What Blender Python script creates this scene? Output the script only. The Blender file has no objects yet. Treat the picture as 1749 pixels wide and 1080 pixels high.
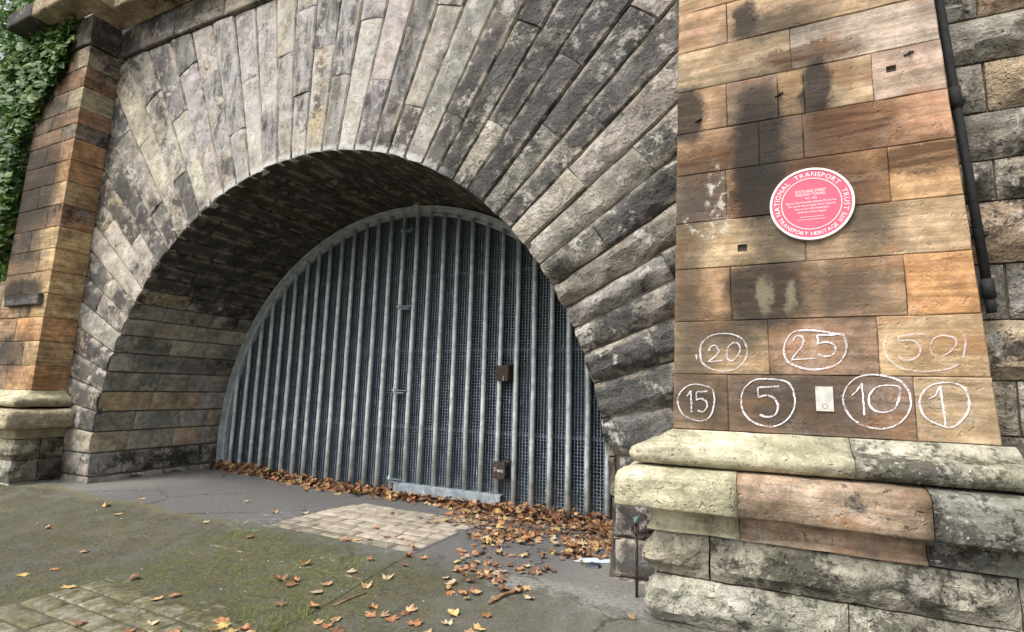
import bpy, bmesh, math, random
from mathutils import Vector, Matrix, noise

# ------------------------------------------------------------------ camera, light, exposure
scene = bpy.context.scene
COL = scene.collection
rad = math.radians

YAW, PITCH, ROLL = rad(25.55), rad(7.91), rad(1.52)
fwd = Vector((-math.sin(YAW) * math.cos(PITCH), math.cos(YAW) * math.cos(PITCH), math.sin(PITCH)))
rgt = Vector((math.cos(YAW), math.sin(YAW), 0))
upv = rgt.cross(fwd)
r2 = rgt * math.cos(ROLL) + upv * math.sin(ROLL)
u2 = upv * math.cos(ROLL) - rgt * math.sin(ROLL)
cam_d = bpy.data.cameras.new('camera')
cam = bpy.data.objects.new('camera', cam_d)
COL.objects.link(cam)
m = Matrix.Identity(4)
for i in range(3):
    m[i][0], m[i][1], m[i][2] = r2[i], u2[i], -fwd[i]
m[0][3], m[1][3], m[2][3] = 4.83, -3.85, 1.447
cam.matrix_world = m
cam_d.sensor_width = 36.0
cam_d.lens = 36.0 * 900.0 / 1749.0
cam_d.clip_start = 0.05
cam_d.clip_end = 800.0
scene.camera = cam

SUN_EL, SUN_AZ = rad(52), rad(205)        # azimuth clockwise from +Y: high, behind the viewer and a little to the left
world = bpy.data.worlds.new('World')
scene.world = world
world.use_nodes = True
wn, wl = world.node_tree.nodes, world.node_tree.links
wn.clear()
sky = wn.new('ShaderNodeTexSky')
sky.sky_type = 'NISHITA'
sky.sun_disc = False
sky.sun_elevation = SUN_EL
sky.sun_rotation = SUN_AZ
sky.air_density = 1.0
sky.dust_density = 6.0
sky.ozone_density = 1.0
hs = wn.new('ShaderNodeHueSaturation')
hs.inputs['Saturation'].default_value = 0.30      # a white cloud cover, not a clear sky
bg = wn.new('ShaderNodeBackground')
bg.inputs['Strength'].default_value = 0.15
wo = wn.new('ShaderNodeOutputWorld')
wl.new(sky.outputs[0], hs.inputs['Color'])
wl.new(hs.outputs[0], bg.inputs['Color'])
wl.new(bg.outputs[0], wo.inputs['Surface'])

sun_d = bpy.data.lights.new('sun', 'SUN')
sun_d.energy = 1.0
sun_d.angle = rad(25)
sun_d.color = (1.0, 0.955, 0.89)
sun = bpy.data.objects.new('sun', sun_d)
COL.objects.link(sun)
sdir = Vector((math.sin(SUN_AZ) * math.cos(SUN_EL), math.cos(SUN_AZ) * math.cos(SUN_EL), math.sin(SUN_EL)))
sun.rotation_euler = (-sdir).to_track_quat('-Z', 'Y').to_euler()

vs = scene.view_settings
vs.view_transform = 'Standard'
vs.look = 'None'
vs.gamma = 1.0
vs.use_curve_mapping = False
vs.exposure = 0.84
scene.render.engine = 'CYCLES'

# ------------------------------------------------------------------ helpers
R_ARCH, ZC, YF = 3.69, 0.463, 0.45       # arch radius, height of its centre, plane of the arch face
Y_GATE = 2.40


def ss(a, b, x):
    t = min(1.0, max(0.0, (x - a) / (b - a)))
    return t * t * (3 - 2 * t)


def gz(x, y):
    """height of the ground"""
    return (-0.085 * ss(0.9, 2.2, y) * ss(-3.4, -1.0, x) - 0.085 * ss(0.0, -1.0, y)
            + 0.006 * noise.noise(Vector((x * 1.1, y * 1.1, 3.0))))


def link(o, parent=None):
    COL.objects.link(o)
    if parent is not None:
        o.parent = parent
    return o


def mesh_obj(name, verts, faces, mat, parent=None, smooth=False, color=None):
    me = bpy.data.meshes.new(name)
    me.from_pydata([tuple(v) for v in verts], [], faces)
    if smooth:
        me.polygons.foreach_set('use_smooth', [True] * len(me.polygons))
    me.update()
    if mat is not None:
        me.materials.append(mat)
    o = bpy.data.objects.new(name, me)
    if color is not None:
        o.color = color
    return link(o, parent)


def tag(o, label, category, group=None):
    o['label'] = label
    o['category'] = category
    if group:
        o['group'] = group
    return o


def empty(name, loc):
    o = bpy.data.objects.new(name, None)
    o.location = loc
    return link(o)


class MB:
    """collects boxes, tubes and strips for one mesh"""
    def __init__(self):
        self.v, self.f = [], []

    def add(self, v, f):
        b = len(self.v)
        self.v += [Vector(p) for p in v]
        self.f += [tuple(b + i for i in q) for q in f]

    def box(self, x0, x1, y0, y1, z0, z1):
        self.add([(x0, y0, z0), (x1, y0, z0), (x1, y1, z0), (x0, y1, z0), (x0, y0, z1), (x1, y0, z1), (x1, y1, z1), (x0, y1, z1)],
                 [(0, 3, 2, 1), (4, 5, 6, 7), (0, 1, 5, 4), (1, 2, 6, 5), (2, 3, 7, 6), (3, 0, 4, 7)])

    def tube(self, pts, radius, n=8, caps=True):
        pts = [Vector(p) for p in pts]
        rs = radius if isinstance(radius, (list, tuple)) else [radius] * len(pts)
        rings = []
        for i, p in enumerate(pts):
            d = (pts[min(i + 1, len(pts) - 1)] - pts[max(i - 1, 0)]).normalized()
            a = d.orthogonal().normalized() if i == 0 else (rings_a - d * rings_a.dot(d)).normalized()
            rings_a = a
            b = d.cross(a)
            rings.append([p + (a * math.cos(2 * math.pi * k / n) + b * math.sin(2 * math.pi * k / n)) * rs[i] for k in range(n)])
        v = [q for r in rings for q in r]
        f = []
        for i in range(len(pts) - 1):
            for k in range(n):
                k2 = (k + 1) % n
                f.append((i * n + k, i * n + k2, (i + 1) * n + k2, (i + 1) * n + k))
        if caps:
            f.append(tuple(range(n - 1, -1, -1)))
            f.append(tuple((len(pts) - 1) * n + k for k in range(n)))
        self.add(v, f)

    def build(self, name, mat, parent=None, smooth=False, color=None):
        return mesh_obj(name, self.v, self.f, mat, parent, smooth, color)


def bevel(o, w=0.004, seg=2):
    bm = bmesh.new()
    bm.from_mesh(o.data)
    bmesh.ops.bevel(bm, geom=bm.edges[:], offset=w, segments=seg, affect='EDGES', profile=0.5)
    bm.to_mesh(o.data)
    bm.free()
    return o


def grid_params(n, e):
    """0 .. 1 with a narrow first and last cell of width e"""
    e = min(e, 0.3)
    return [0.0] + [e + (1 - 2 * e) * i / n for i in range(n + 1)] + [1.0]


def stone(name, parent, mat, fn, lu, lv, color, seed, amp=0.003, bulge=0.0, margin=0.012, gap=0.006,
          arris=0.012, depth=0.10, step=0.08, jitter=0.004, proud=0.0, nscale=5.0, extra_u=(), soft_u=False, hole=None):
    """one block.  fn(u, v) -> (point, outward normal) for u, v in 0..1; lu, lv: size in metres.
    The front is a displaced grid, its border drops back into the joint, a skirt closes the sides."""
    rnd = random.Random(seed)
    eu, ev = margin / lu, margin / lv
    nu, nv = max(1, int(lu / step)), max(1, int(lv / step))
    us, vs_ = grid_params(nu, eu), grid_params(nv, ev)
    for x in extra_u:
        us = sorted([q for q in us if abs(q - x) > 0.4 * step / lu or q in (0.0, 1.0)] + [x])
    hs = None
    if hole:
        hs = hole
        us = sorted([q for q in us if not (hole[0] - .01 < q < hole[1] + .01)] + [hole[0], hole[1]])
        vs_ = sorted([q for q in vs_ if not (hole[2] - .02 < q < hole[3] + .02)] + [hole[2], hole[3]])
    gu, gv = gap * (0.15 if soft_u else 0.5) / lu, gap * 0.5 / lv
    edge_att = []
    off = Vector((rnd.uniform(-50, 50), rnd.uniform(-50, 50), rnd.uniform(-50, 50)))
    NU, NV = len(us), len(vs_)
    verts, faces = [], []
    tilt_u, tilt_v = rnd.uniform(-1, 1), rnd.uniform(-1, 1)
    for j, v in enumerate(vs_):
        for i, u in enumerate(us):
            uu, vv = gu + u * (1 - 2 * gu), gv + v * (1 - 2 * gv)
            p, n = fn(uu, vv)
            du, dv = min(u, 1 - u) * lu, min(v, 1 - v) * lv
            border = i in (0, NU - 1) or j in (0, NV - 1)
            q = p * nscale + off
            h = proud + amp * noise.fractal(q * 1.6, 0.9, 2.0, 4)
            if bulge:
                e = ss(0.0, 0.06, (dv if soft_u else min(du, dv)) - margin)
                f1 = noise.voronoi(q * 1.15)[0]
                ridged = 0.35 + 0.55 * noise.fractal(q * 0.75, 0.8, 2.1, 3) + 0.35 * (tilt_u * (u - .5) + tilt_v * (v - .5)) \
                    + 0.75 * (f1[1] - f1[0]) + 0.25 * noise.noise(q * 3.7)
                h += bulge * e * max(0.05, ridged)
            hard = j in (0, NV - 1) or (border and not soft_u)
            edge_att.append(1.0 - ss(0.004, 0.03, (dv if soft_u else min(du, dv)) - margin * .5))
            if border:
                h -= arris if hard else arris * .3
                p = p + Vector((noise.noise(q * 1.3), noise.noise(q * 1.3 + Vector((9, 1, 4))), noise.noise(q * 1.3 + Vector((3, 7, 2))))) * jitter
            verts.append(p + n * h)
    for j in range(NV - 1):
        for i in range(NU - 1):
            a = j * NU + i
            if hs and abs(us[i] - hs[0]) < 1e-9 and abs(vs_[j] - hs[2]) < 1e-9:
                c4 = (a, a + 1, a + NU + 1, a + NU)
                hole4 = c4
                continue
            faces.append((a, a + 1, a + NU + 1, a + NU))
    ring = [(i, 0) for i in range(NU)] + [(NU - 1, j) for j in range(1, NV)] + [(i, NV - 1) for i in range(NU - 2, -1, -1)] \
        + [(0, j) for j in range(NV - 2, 0, -1)]
    base = len(verts)
    for (i, j) in ring:
        p, n = fn(gu + us[i] * (1 - 2 * gu), gv + vs_[j] * (1 - 2 * gv))
        verts.append(verts[j * NU + i] - n * depth)
    L = len(ring)
    for k in range(L):
        i, j = ring[k]
        i2, j2 = ring[(k + 1) % L]
        faces.append((j * NU + i, base + k, base + (k + 1) % L, j2 * NU + i2))
    if hs:                                   # a square socket sunk into the face
        b0 = len(verts)
        for q in hole4:
            verts.append(verts[q] + Vector((0, .045, 0)))
        for k in range(4):
            faces.append((hole4[k], hole4[(k + 1) % 4], b0 + (k + 1) % 4, b0 + k))
        faces.append((b0, b0 + 1, b0 + 2, b0 + 3))
    o = mesh_obj(name, verts, faces, mat, parent, True, color)
    o.data.set_sharp_from_angle(angle=rad(34))
    edge_att += [1.0] * (len(verts) - len(edge_att))
    at = o.data.attributes.new('margin', 'FLOAT', 'POINT')
    at.data.foreach_set('value', edge_att)
    return o


def quad_fn(a, b, c, d, n):
    a, b, c, d, n = Vector(a), Vector(b), Vector(c), Vector(d), Vector(n).normalized()
    return lambda u, v: (a * (1 - u) * (1 - v) + b * u * (1 - v) + c * u * v + d * (1 - u) * v, n)


def jig(c, rnd, s=0.12, soot_dark=None):
    k = 1 + rnd.uniform(-s, s)
    a = c[3] if soot_dark is None else soot_dark
    return (c[0] * k * (1 + rnd.uniform(-.05, .05)), c[1] * k, c[2] * k * (1 + rnd.uniform(-.07, .07)), min(1, max(0, a + rnd.uniform(-.12, .12))))


# ------------------------------------------------------------------ materials
class NT:
    def __init__(self, name):
        self.m = bpy.data.materials.new(name)
        self.m.use_nodes = True
        self.n, self.l = self.m.node_tree.nodes, self.m.node_tree.links
        self.n.clear()
        self.out = self.n.new('ShaderNodeOutputMaterial')
        self.b = self.n.new('ShaderNodeBsdfPrincipled')
        self.l.new(self.b.outputs[0], self.out.inputs['Surface'])

    def put(self, v, sock):
        if hasattr(v, 'is_output'):
            self.l.new(v, sock)
        else:
            sock.default_value = v

    def math(self, op, a, b=0.0, clamp=False):
        n = self.n.new('ShaderNodeMath')
        n.operation = op
        n.use_clamp = clamp
        self.put(a, n.inputs[0])
        self.put(b, n.inputs[1])
        return n.outputs[0]

    def vmath(self, op, a, b=(0, 0, 0)):
        n = self.n.new('ShaderNodeVectorMath')
        n.operation = op
        self.put(a, n.inputs[0])
        self.put(b, n.inputs[1])
        return n.outputs[0] if op not in ('LENGTH', 'DOT_PRODUCT') else n.outputs['Value']

    def noise(self, vec, scale, detail=6, rough=.6, dist=0.0, col=False):
        n = self.n.new('ShaderNodeTexNoise')
        n.inputs['Scale'].default_value = scale
        n.inputs['Detail'].default_value = detail
        n.inputs['Roughness'].default_value = rough
        n.inputs['Distortion'].default_value = dist
        self.put(vec, n.inputs['Vector'])
        return n.outputs['Color' if col else 'Fac']

    def maprange(self, v, a, b, c=0.0, d=1.0, smooth=True):
        n = self.n.new('ShaderNodeMapRange')
        n.interpolation_type = 'SMOOTHSTEP' if smooth else 'LINEAR'
        self.put(v, n.inputs['Value'])
        for k, x in (('From Min', a), ('From Max', b), ('To Min', c), ('To Max', d)):
            self.put(x, n.inputs[k])
        return n.outputs['Result']

    def mix(self, f, a, b, mode='MIX'):
        n = self.n.new('ShaderNodeMix')
        n.data_type = 'RGBA'
        n.blend_type = mode
        self.put(f, n.inputs[0])
        self.put(a, n.inputs[6])
        self.put(b, n.inputs[7])
        return n.outputs[2]

    def sep(self, v):
        n = self.n.new('ShaderNodeSeparateXYZ')
        self.put(v, n.inputs[0])
        return n.outputs

    def comb(self, x, y, z):
        n = self.n.new('ShaderNodeCombineXYZ')
        for i, q in enumerate((x, y, z)):
            self.put(q, n.inputs[i])
        return n.outputs[0]

    def pos(self):
        return self.n.new('ShaderNodeNewGeometry').outputs['Position']

    def info(self):
        return self.n.new('ShaderNodeObjectInfo').outputs

    def bump(self, h, dist=0.01, strength=1.0, normal=None):
        n = self.n.new('ShaderNodeBump')
        n.inputs['Distance'].default_value = dist
        n.inputs['Strength'].default_value = strength
        self.put(h, n.inputs['Height'])
        if normal is not None:
            self.l.new(normal, n.inputs['Normal'])
        return n.outputs[0]

    def finish(self, color, rough=.85, normal=None, metallic=0.0, spec=.25):
        self.put(color, self.b.inputs['Base Color'])
        self.put(rough, self.b.inputs['Roughness'])
        self.put(metallic, self.b.inputs['Metallic'])
        self.b.inputs['Specular IOR Level'].default_value = spec
        if normal is not None:
            self.l.new(normal, self.b.inputs['Normal'])
        return self.m


def stone_mat(name, strata=0.35, lime=0.3, green=0.0, rust=0.0, pit=1.0, soot_col=(.030, .027, .024, 1), soot_scale=1.5,
              stains=(), arch_lime=False, edge_pale=0.0, contrast=1.0, perstone=43.0, thr=.98, relief=0.0, lime_t=.56, lichen=0.0, dark_all=0.0, streak=(1.2, 1.2, 14.0), lime_col=(.56, .53, .48, 1)):
    t = NT(name)
    P = t.pos()
    I = t.info()
    rnd = t.math('MULTIPLY', I['Random'], perstone)
    Pv = t.vmath('ADD', P, t.comb(rnd, t.math('MULTIPLY', rnd, 1.7), t.math('MULTIPLY', rnd, .6)))
    n1 = t.noise(Pv, 2.2, 8, .62)
    fine = t.noise(P, 55, 5, .7)
    med = t.noise(Pv, 13, 6, .65, .4)
    stv = t.vmath('MULTIPLY', Pv, streak)
    st = t.noise(stv, 1.6, 7, .6, .5)
    col = t.mix(1.0, I['Color'], t.comb(*[t.maprange(n1, .28, .72, 1 - .42 * contrast, 1 + .42 * contrast)] * 3), 'MULTIPLY')
    col = t.mix(1.0, col, t.comb(*[t.maprange(med, .32, .68, 1 - .30 * contrast, 1 + .28 * contrast)] * 3), 'MULTIPLY')
    if strata:
        s2 = t.maprange(st, .34, .66, 1 - strata, 1 + strata * .8)
        col = t.mix(1.0, col, t.comb(s2, t.math('MULTIPLY', t.math('ADD', s2, .02), .99), t.math('POWER', s2, 1.15)), 'MULTIPLY')
    if rust:
        rm = t.maprange(t.noise(t.vmath('MULTIPLY', Pv, (1, 1, 1.8)), 2.2, 9, .68, .4), .50, .66, 0, rust)
        col = t.mix(rm, col, (.33, .155, .065, 1))
    # black crust of old smoke, broken up at the joints
    sn = t.noise(Pv, soot_scale, 10, .68, .7)
    sn2 = t.math('ADD', t.math('MULTIPLY', t.noise(P, .6, 5, .6, .4), .5), t.math('MULTIPLY', t.noise(P, 2.4, 9, .70, .3), .9))
    sn = t.math('MULTIPLY', sn, .575)
    s = t.math('ADD', t.math('ADD', sn, t.math('MULTIPLY', sn2, .70)), t.math('MULTIPLY', t.math('SUBTRACT', med, .5), .22))
    s = t.math('ADD', s, t.math('MULTIPLY', I['Alpha'], .52))
    s = t.math('ADD', s, t.math('MULTIPLY', t.math('SUBTRACT', t.noise(Pv, 34, 5, .7), .5), .30))
    sm = t.maprange(s, thr - .045, thr + .055, 0, .93)
    if dark_all:
        sm = t.math('MAXIMUM', sm, dark_all)
    dk = t.mix(t.maprange(t.math('ADD', t.math('MULTIPLY', fine, .4), t.math('MULTIPLY', n1, .6)), .36, .66), soot_col, tuple(min(1, c * 2.9) for c in soot_col[:3]) + (1,))
    col = t.mix(sm, col, dk)
    # pale lime and rain-washed faces
    if lime:
        lm = t.maprange(t.noise(Pv, 3.8, 11, .76, .25), lime_t, lime_t + .065, 0, lime)
        lm = t.math('MULTIPLY', lm, t.maprange(I['Alpha'], .45, .95, 1.0, .15))
        col = t.mix(lm, col, lime_col)
    if edge_pale:
        ea = t.n.new('ShaderNodeAttribute')
        ea.attribute_name = 'margin'
        ef = t.math('MULTIPLY', ea.outputs['Fac'], t.maprange(t.noise(Pv, 4.5, 6, .65, .5), .46, .60, 0, edge_pale))
        col = t.mix(ef, col, (.42, .37, .30, 1))
    if green:
        gm = t.maprange(t.noise(P, 1.7, 8, .65, .5), .46, .66, 0, green)
        col = t.mix(gm, col, (.145, .155, .070, 1))
    if lichen:
        lc = t.maprange(t.noise(P, 30, 3, .6), .64, .69, 0, lichen)
        col = t.mix(lc, col, (.62, .62, .55, 1))
    if stains:
        wob = t.noise(P, 6.5, 9, .75, .3, True)
        Pw = t.vmath('ADD', P, t.vmath('MULTIPLY', t.vmath('SUBTRACT', wob, (.5, .5, .5)), (.24, 0, .30)))
        px, py, pz = t.sep(Pw)
        br = t.maprange(st, .40, .62, .45, 1.0)
        for (kind, cx, cz, hw, hh) in stains:
            ax = t.math('DIVIDE', t.math('ABSOLUTE', t.math('SUBTRACT', px, cx)), hw + .03)
            az = t.math('DIVIDE', t.math('ABSOLUTE', t.math('SUBTRACT', pz, cz)), hh + .03)
            dd = t.math('POWER', t.math('ADD', t.math('POWER', ax, 3.0), t.math('POWER', az, 3.0)), .333)
            if kind == 'dark':
                col = t.mix(t.math('MULTIPLY', t.maprange(dd, 1.42, .78, 0, .93), t.maprange(st, .36, .52, .80, 1.0)), col, (.030, .026, .023, 1))
            elif kind == 'brown':
                col = t.mix(t.math('MULTIPLY', t.maprange(dd, 1.15, .70, 0, .92), br), col, (.070, .036, .020, 1))
            elif kind == 'soft':
                col = t.mix(t.maprange(dd, 1.5, .2, 0, .75), col, (.050, .044, .036, 1))
            elif kind == 'white':
                f = t.math('MULTIPLY', t.maprange(dd, 1.1, .6), t.maprange(t.noise(P, 16, 6, .72, .6), .50, .60))
                col = t.mix(t.math('MULTIPLY', f, .75), col, (.58, .53, .45, 1))
            elif kind == 'pale':
                col = t.mix(t.maprange(dd, 1.2, .5, 0, .8), col, (.22, .19, .13, 1))
    if arch_lime:
        x, y, z = t.sep(P)
        rr = t.vmath('LENGTH', t.comb(x, 0, t.math('SUBTRACT', z, ZC)))
        edge = t.maprange(t.math('ADD', rr, t.math('MULTIPLY', t.math('SUBTRACT', med, .5), .16)), 3.79, 3.71)
        top = t.maprange(z, 3.5, 3.95)
        col = t.mix(t.math('MULTIPLY', t.math('MULTIPLY', edge, top), .85), col, (.60, .59, .575, 1))
        # bleached, washed crown of the arch
        wash = t.math('MULTIPLY', t.maprange(z, 3.4, 5.0), t.maprange(t.math('ABSOLUTE', t.math('ADD', x, .6)), 3.2, .8))
        wash = t.math('MULTIPLY', wash, t.maprange(t.noise(t.vmath('MULTIPLY', Pv, (3.5, 3.5, .9)), 1.6, 9, .72, .3), .42, .60, .0, .68))
        col = t.mix(wash, col, (.45, .435, .43, 1))
    h = t.math('ADD', t.math('MULTIPLY', med, 1.0 * pit), t.math('MULTIPLY', fine, .5))
    h = t.math('ADD', h, t.math('MULTIPLY', t.maprange(t.noise(Pv, 26, 3, .5), .60, .72), -.8 * pit))
    h = t.math('ADD', h, t.math('MULTIPLY', st, .7 * strata))
    nb = t.bump(h, .014, .85)
    if relief:
        rn = t.noise(Pv, 6.0, 5, .62, .9)
        rr_ = t.math('ADD', rn, t.math('MULTIPLY', t.math('ABSOLUTE', t.math('SUBTRACT', t.noise(Pv, 11.0, 4, .6, .5), .5)), 1.1))
        nb = t.bump(rr_, .05 * relief, .9, nb)
    return t.finish(col, t.maprange(med, .3, .7, .78, .95), nb, 0, .2)


RIGHT_STAINS = [('soft', 4.95, 3.2, .45, .55), ('brown', 5.75, 2.95, .22, .10), ('brown', 4.5, 3.12, .2, .08), ('soft', 4.36, 2.1, .12, .8), ('brown', 5.2, 3.78, .3, .05), ('dark', 4.86, 3.15, .11, .41), ('dark', 5.22, 3.53, .05, .17), ('brown', 5.40, 3.19, .24, .15), ('brown', 5.08, 2.83, .44, .19),
                ('dark', 4.86, 2.85, .12, .18), ('dark', 4.38, 3.49, .08, .18), ('dark', 4.86, 2.13, .20, .18), ('dark', 4.80, 4.14, .055, .10), ('soft', 4.43, 2.84, .17, .22),
                ('soft', 5.47, 2.54, .12, .17), ('soft', 4.97, 2.49, .20, .16), ('soft', 4.44, 1.38, .15, .14), ('soft', 5.05, 1.40, .34, .17),
                ('soft', 5.33, 2.10, .20, .18), ('soft', 4.65, 1.85, .2, .12), ('soft', 5.0, 4.05, .3, .1),
                ('white', 4.59, 2.86, .06, .22), ('white', 4.49, 2.62, .16, .05), ('pale', 5.0, 2.1, .012, .10), ('pale', 4.86, 2.12, .02, .10)]
M_VOUS = stone_mat('weathered_voussoir', strata=.14, lime=.68, rust=.10, arch_lime=True, pit=1.1, streak=(2.5, 2.5, 2.5), edge_pale=.85, soot_scale=2.8, relief=.18, thr=1.01, soot_col=(.038, .035, .033, 1), lime_t=.54, lime_col=(.54, .505, .46, 1))
M_VOUSR = stone_mat('rock_faced_voussoir', strata=.12, lime=.60, rust=.06, arch_lime=True, pit=1.4, streak=(2.5, 2.5, 2.5), edge_pale=.7, soot_scale=2.8, relief=1.0, thr=.98, soot_col=(.036, .035, .034, 1), lime_t=.55)
M_SOFF = stone_mat('vault_stone', strata=.10, lime=.60, green=.06, rust=.06, pit=1.1, soot_col=(.020, .019, .017, 1), soot_scale=2.6, streak=(2, 2, 9), lime_col=(.50, .465, .40, 1), edge_pale=.5, perstone=.6, lime_t=.535)
M_VAULT = stone_mat('black_vault_lining', strata=.1, lime=.15, dark_all=.9, soot_scale=2.0, soot_col=(.014, .013, .012, 1), lime_col=(.2, .18, .15, 1))  # near-black tone laid over the whole lining
M_PILR = stone_mat('streaked_ashlar', strata=.30, lime=.20, rust=.55, pit=.45, stains=RIGHT_STAINS, soot_scale=1.6, contrast=.75, thr=1.05, perstone=2.0)
M_PILL = stone_mat('orange_ashlar', strata=.30, lime=.30, rust=.55, pit=.8, soot_scale=1.9, thr=1.01)
M_BASE = stone_mat('lichened_base_stone', strata=.18, lime=.40, green=.28, pit=1.4, lichen=.6, soot_scale=2.2, lime_col=(.52, .49, .40, 1), thr=1.0, relief=.25)
M_PLIN = stone_mat('green_plinth_stone', strata=.10, lime=.60, green=.20, pit=1.6, soot_scale=3.2, lime_col=(.50, .48, .42, 1), edge_pale=.5, relief=1.0)
M_WALL = stone_mat('rock_faced_wall_stone', strata=.12, lime=.6, green=.14, rust=.10, pit=1.8, soot_scale=2.8, edge_pale=.3, relief=1.2)
M_CORN = stone_mat('cornice_stone', strata=.2, lime=.35, rust=.2, pit=.8)


def mortar_mat():
    t = NT('old_mortar')
    P = t.pos()
    n = t.noise(P, 9, 6, .6)
    return t.finish(t.mix(n, (.035, .032, .028, 1), (.13, .115, .09, 1)), .95, t.bump(n, .01))


M_MORT = mortar_mat()


def galv_mat(name, base, dark, metallic=.55, rough=.48):
    t = NT(name)
    P = t.pos()
    I = t.info()
    Pv = t.vmath('ADD', P, t.comb(t.math('MULTIPLY', I['Random'], 31.0), 0, 0))
    n = t.noise(Pv, 9, 7, .65, .5)
    n2 = t.noise(t.vmath('MULTIPLY', Pv, (30, 30, 6)), 1.2, 5, .6)
    c = t.mix(t.maprange(n, .35, .65), dark, base)
    c = t.mix(t.maprange(n2, .58, .72, 0, .55), c, (.62, .68, .66, 1))
    c = t.mix(t.maprange(t.noise(Pv, 5, 6, .7), .64, .74, 0, .5), c, (.16, .12, .09, 1))
    return t.finish(c, t.maprange(n, .3, .7, rough - .08, rough + .15), t.bump(n2, .002), metallic, .4)


M_BAR = galv_mat('galvanised_bar', (.64, .69, .68, 1), (.38, .43, .43, 1), .25, .5)
M_WIRE = galv_mat('galvanised_wire', (.205, .255, .305, 1), (.11, .145, .18, 1), .2, .5)
M_RAIL = galv_mat('pale_steel_rail', (.34, .38, .42, 1), (.20, .24, .27, 1), .3, .5)
M_RUST = galv_mat('rusty_iron', (.055, .036, .028, 1), (.030, .020, .017, 1), .2, .7)


def plain(name, c, rough=.6, metallic=0.0, var=.2, scale=12, bump=.002):
    t = NT(name)
    n = t.noise(t.pos(), scale, 6, .6)
    col = t.mix(1.0, c + (1,), t.comb(*[t.maprange(n, .3, .7, 1 - var, 1 + var)] * 3), 'MULTIPLY')
    return t.finish(col, rough, t.bump(n, bump), metallic, .35)


M_PINK = plain('pink_red_enamel', (.64, .105, .165), .42, var=.10, scale=7)
M_WHITE = plain('white_enamel', (.86, .80, .80), .4, var=.03)
M_CARD = plain('white_card', (.50, .49, .44), .6, var=.16, scale=22)
M_GREY = plain('grey_print', (.22, .21, .19), .6)
M_PIPE = plain('black_painted_iron', (.026, .026, .027), .75, 0.0, .45, 25)
M_BARK = plain('bark', (.075, .055, .04), .9, var=.4, scale=18, bump=.02)
M_STICK = plain('dead_wood', (.22, .13, .075), .85, var=.35, scale=30, bump=.004)
M_BLUE = plain('pale_blue_plastic', (.50, .60, .66), .4, var=.12)
M_SLATE = plain('dark_slate_chip', (.045, .05, .065), .5, var=.3)
M_PATINA = plain('verdigris', (.12, .2, .16), .7, var=.3)


def chalk_mat():
    t = NT('chalk')
    P = t.pos()
    n = t.noise(P, 85, 4, .75)
    n2 = t.noise(P, 9, 3, .6)
    a = t.maprange(t.math('ADD', t.math('MULTIPLY', n, .7), t.math('ADD', t.math('MULTIPLY', n2, .45), t.math('MULTIPLY', t.noise(P, 240, 2, .6), .35))), .645, .80, .06, .95)
    tr = t.n.new('ShaderNodeBsdfTransparent')
    mx = t.n.new('ShaderNodeMixShader')
    I = t.info()
    t.l.new(t.math('MULTIPLY', a, I['Alpha']), mx.inputs[0])
    t.l.new(tr.outputs[0], mx.inputs[1])
    t.l.new(t.b.outputs[0], mx.inputs[2])
    t.l.new(mx.outputs[0], t.out.inputs['Surface'])
    return t.finish((.86, .83, .87, 1), .95, None, 0, .1)


M_CHALK = chalk_mat()


def leaf_mat(name, transl=.25):
    t = NT(name)
    I = t.info()
    n = t.noise(t.pos(), 30, 4, .6)
    col = t.mix(1.0, I['Color'], t.comb(*[t.maprange(n, .3, .7, .7, 1.25)] * 3), 'MULTIPLY')
    t.b.inputs['Subsurface Weight'].default_value = 0.0
    return t.finish(col, .6, None, 0, .3)


M_LEAF = leaf_mat('dry_leaf')


def litter_mat():
    t = NT('leaf_litter')
    a = t.n.new('ShaderNodeAttribute')
    a.attribute_name = 'tint'
    n = t.noise(t.pos(), 30, 4, .6)
    col = t.mix(1.0, a.outputs['Color'], t.comb(*[t.maprange(n, .3, .7, .7, 1.25)] * 3), 'MULTIPLY')
    return t.finish(col, .65, None, 0, .3)


M_LITTER = litter_mat()


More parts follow.
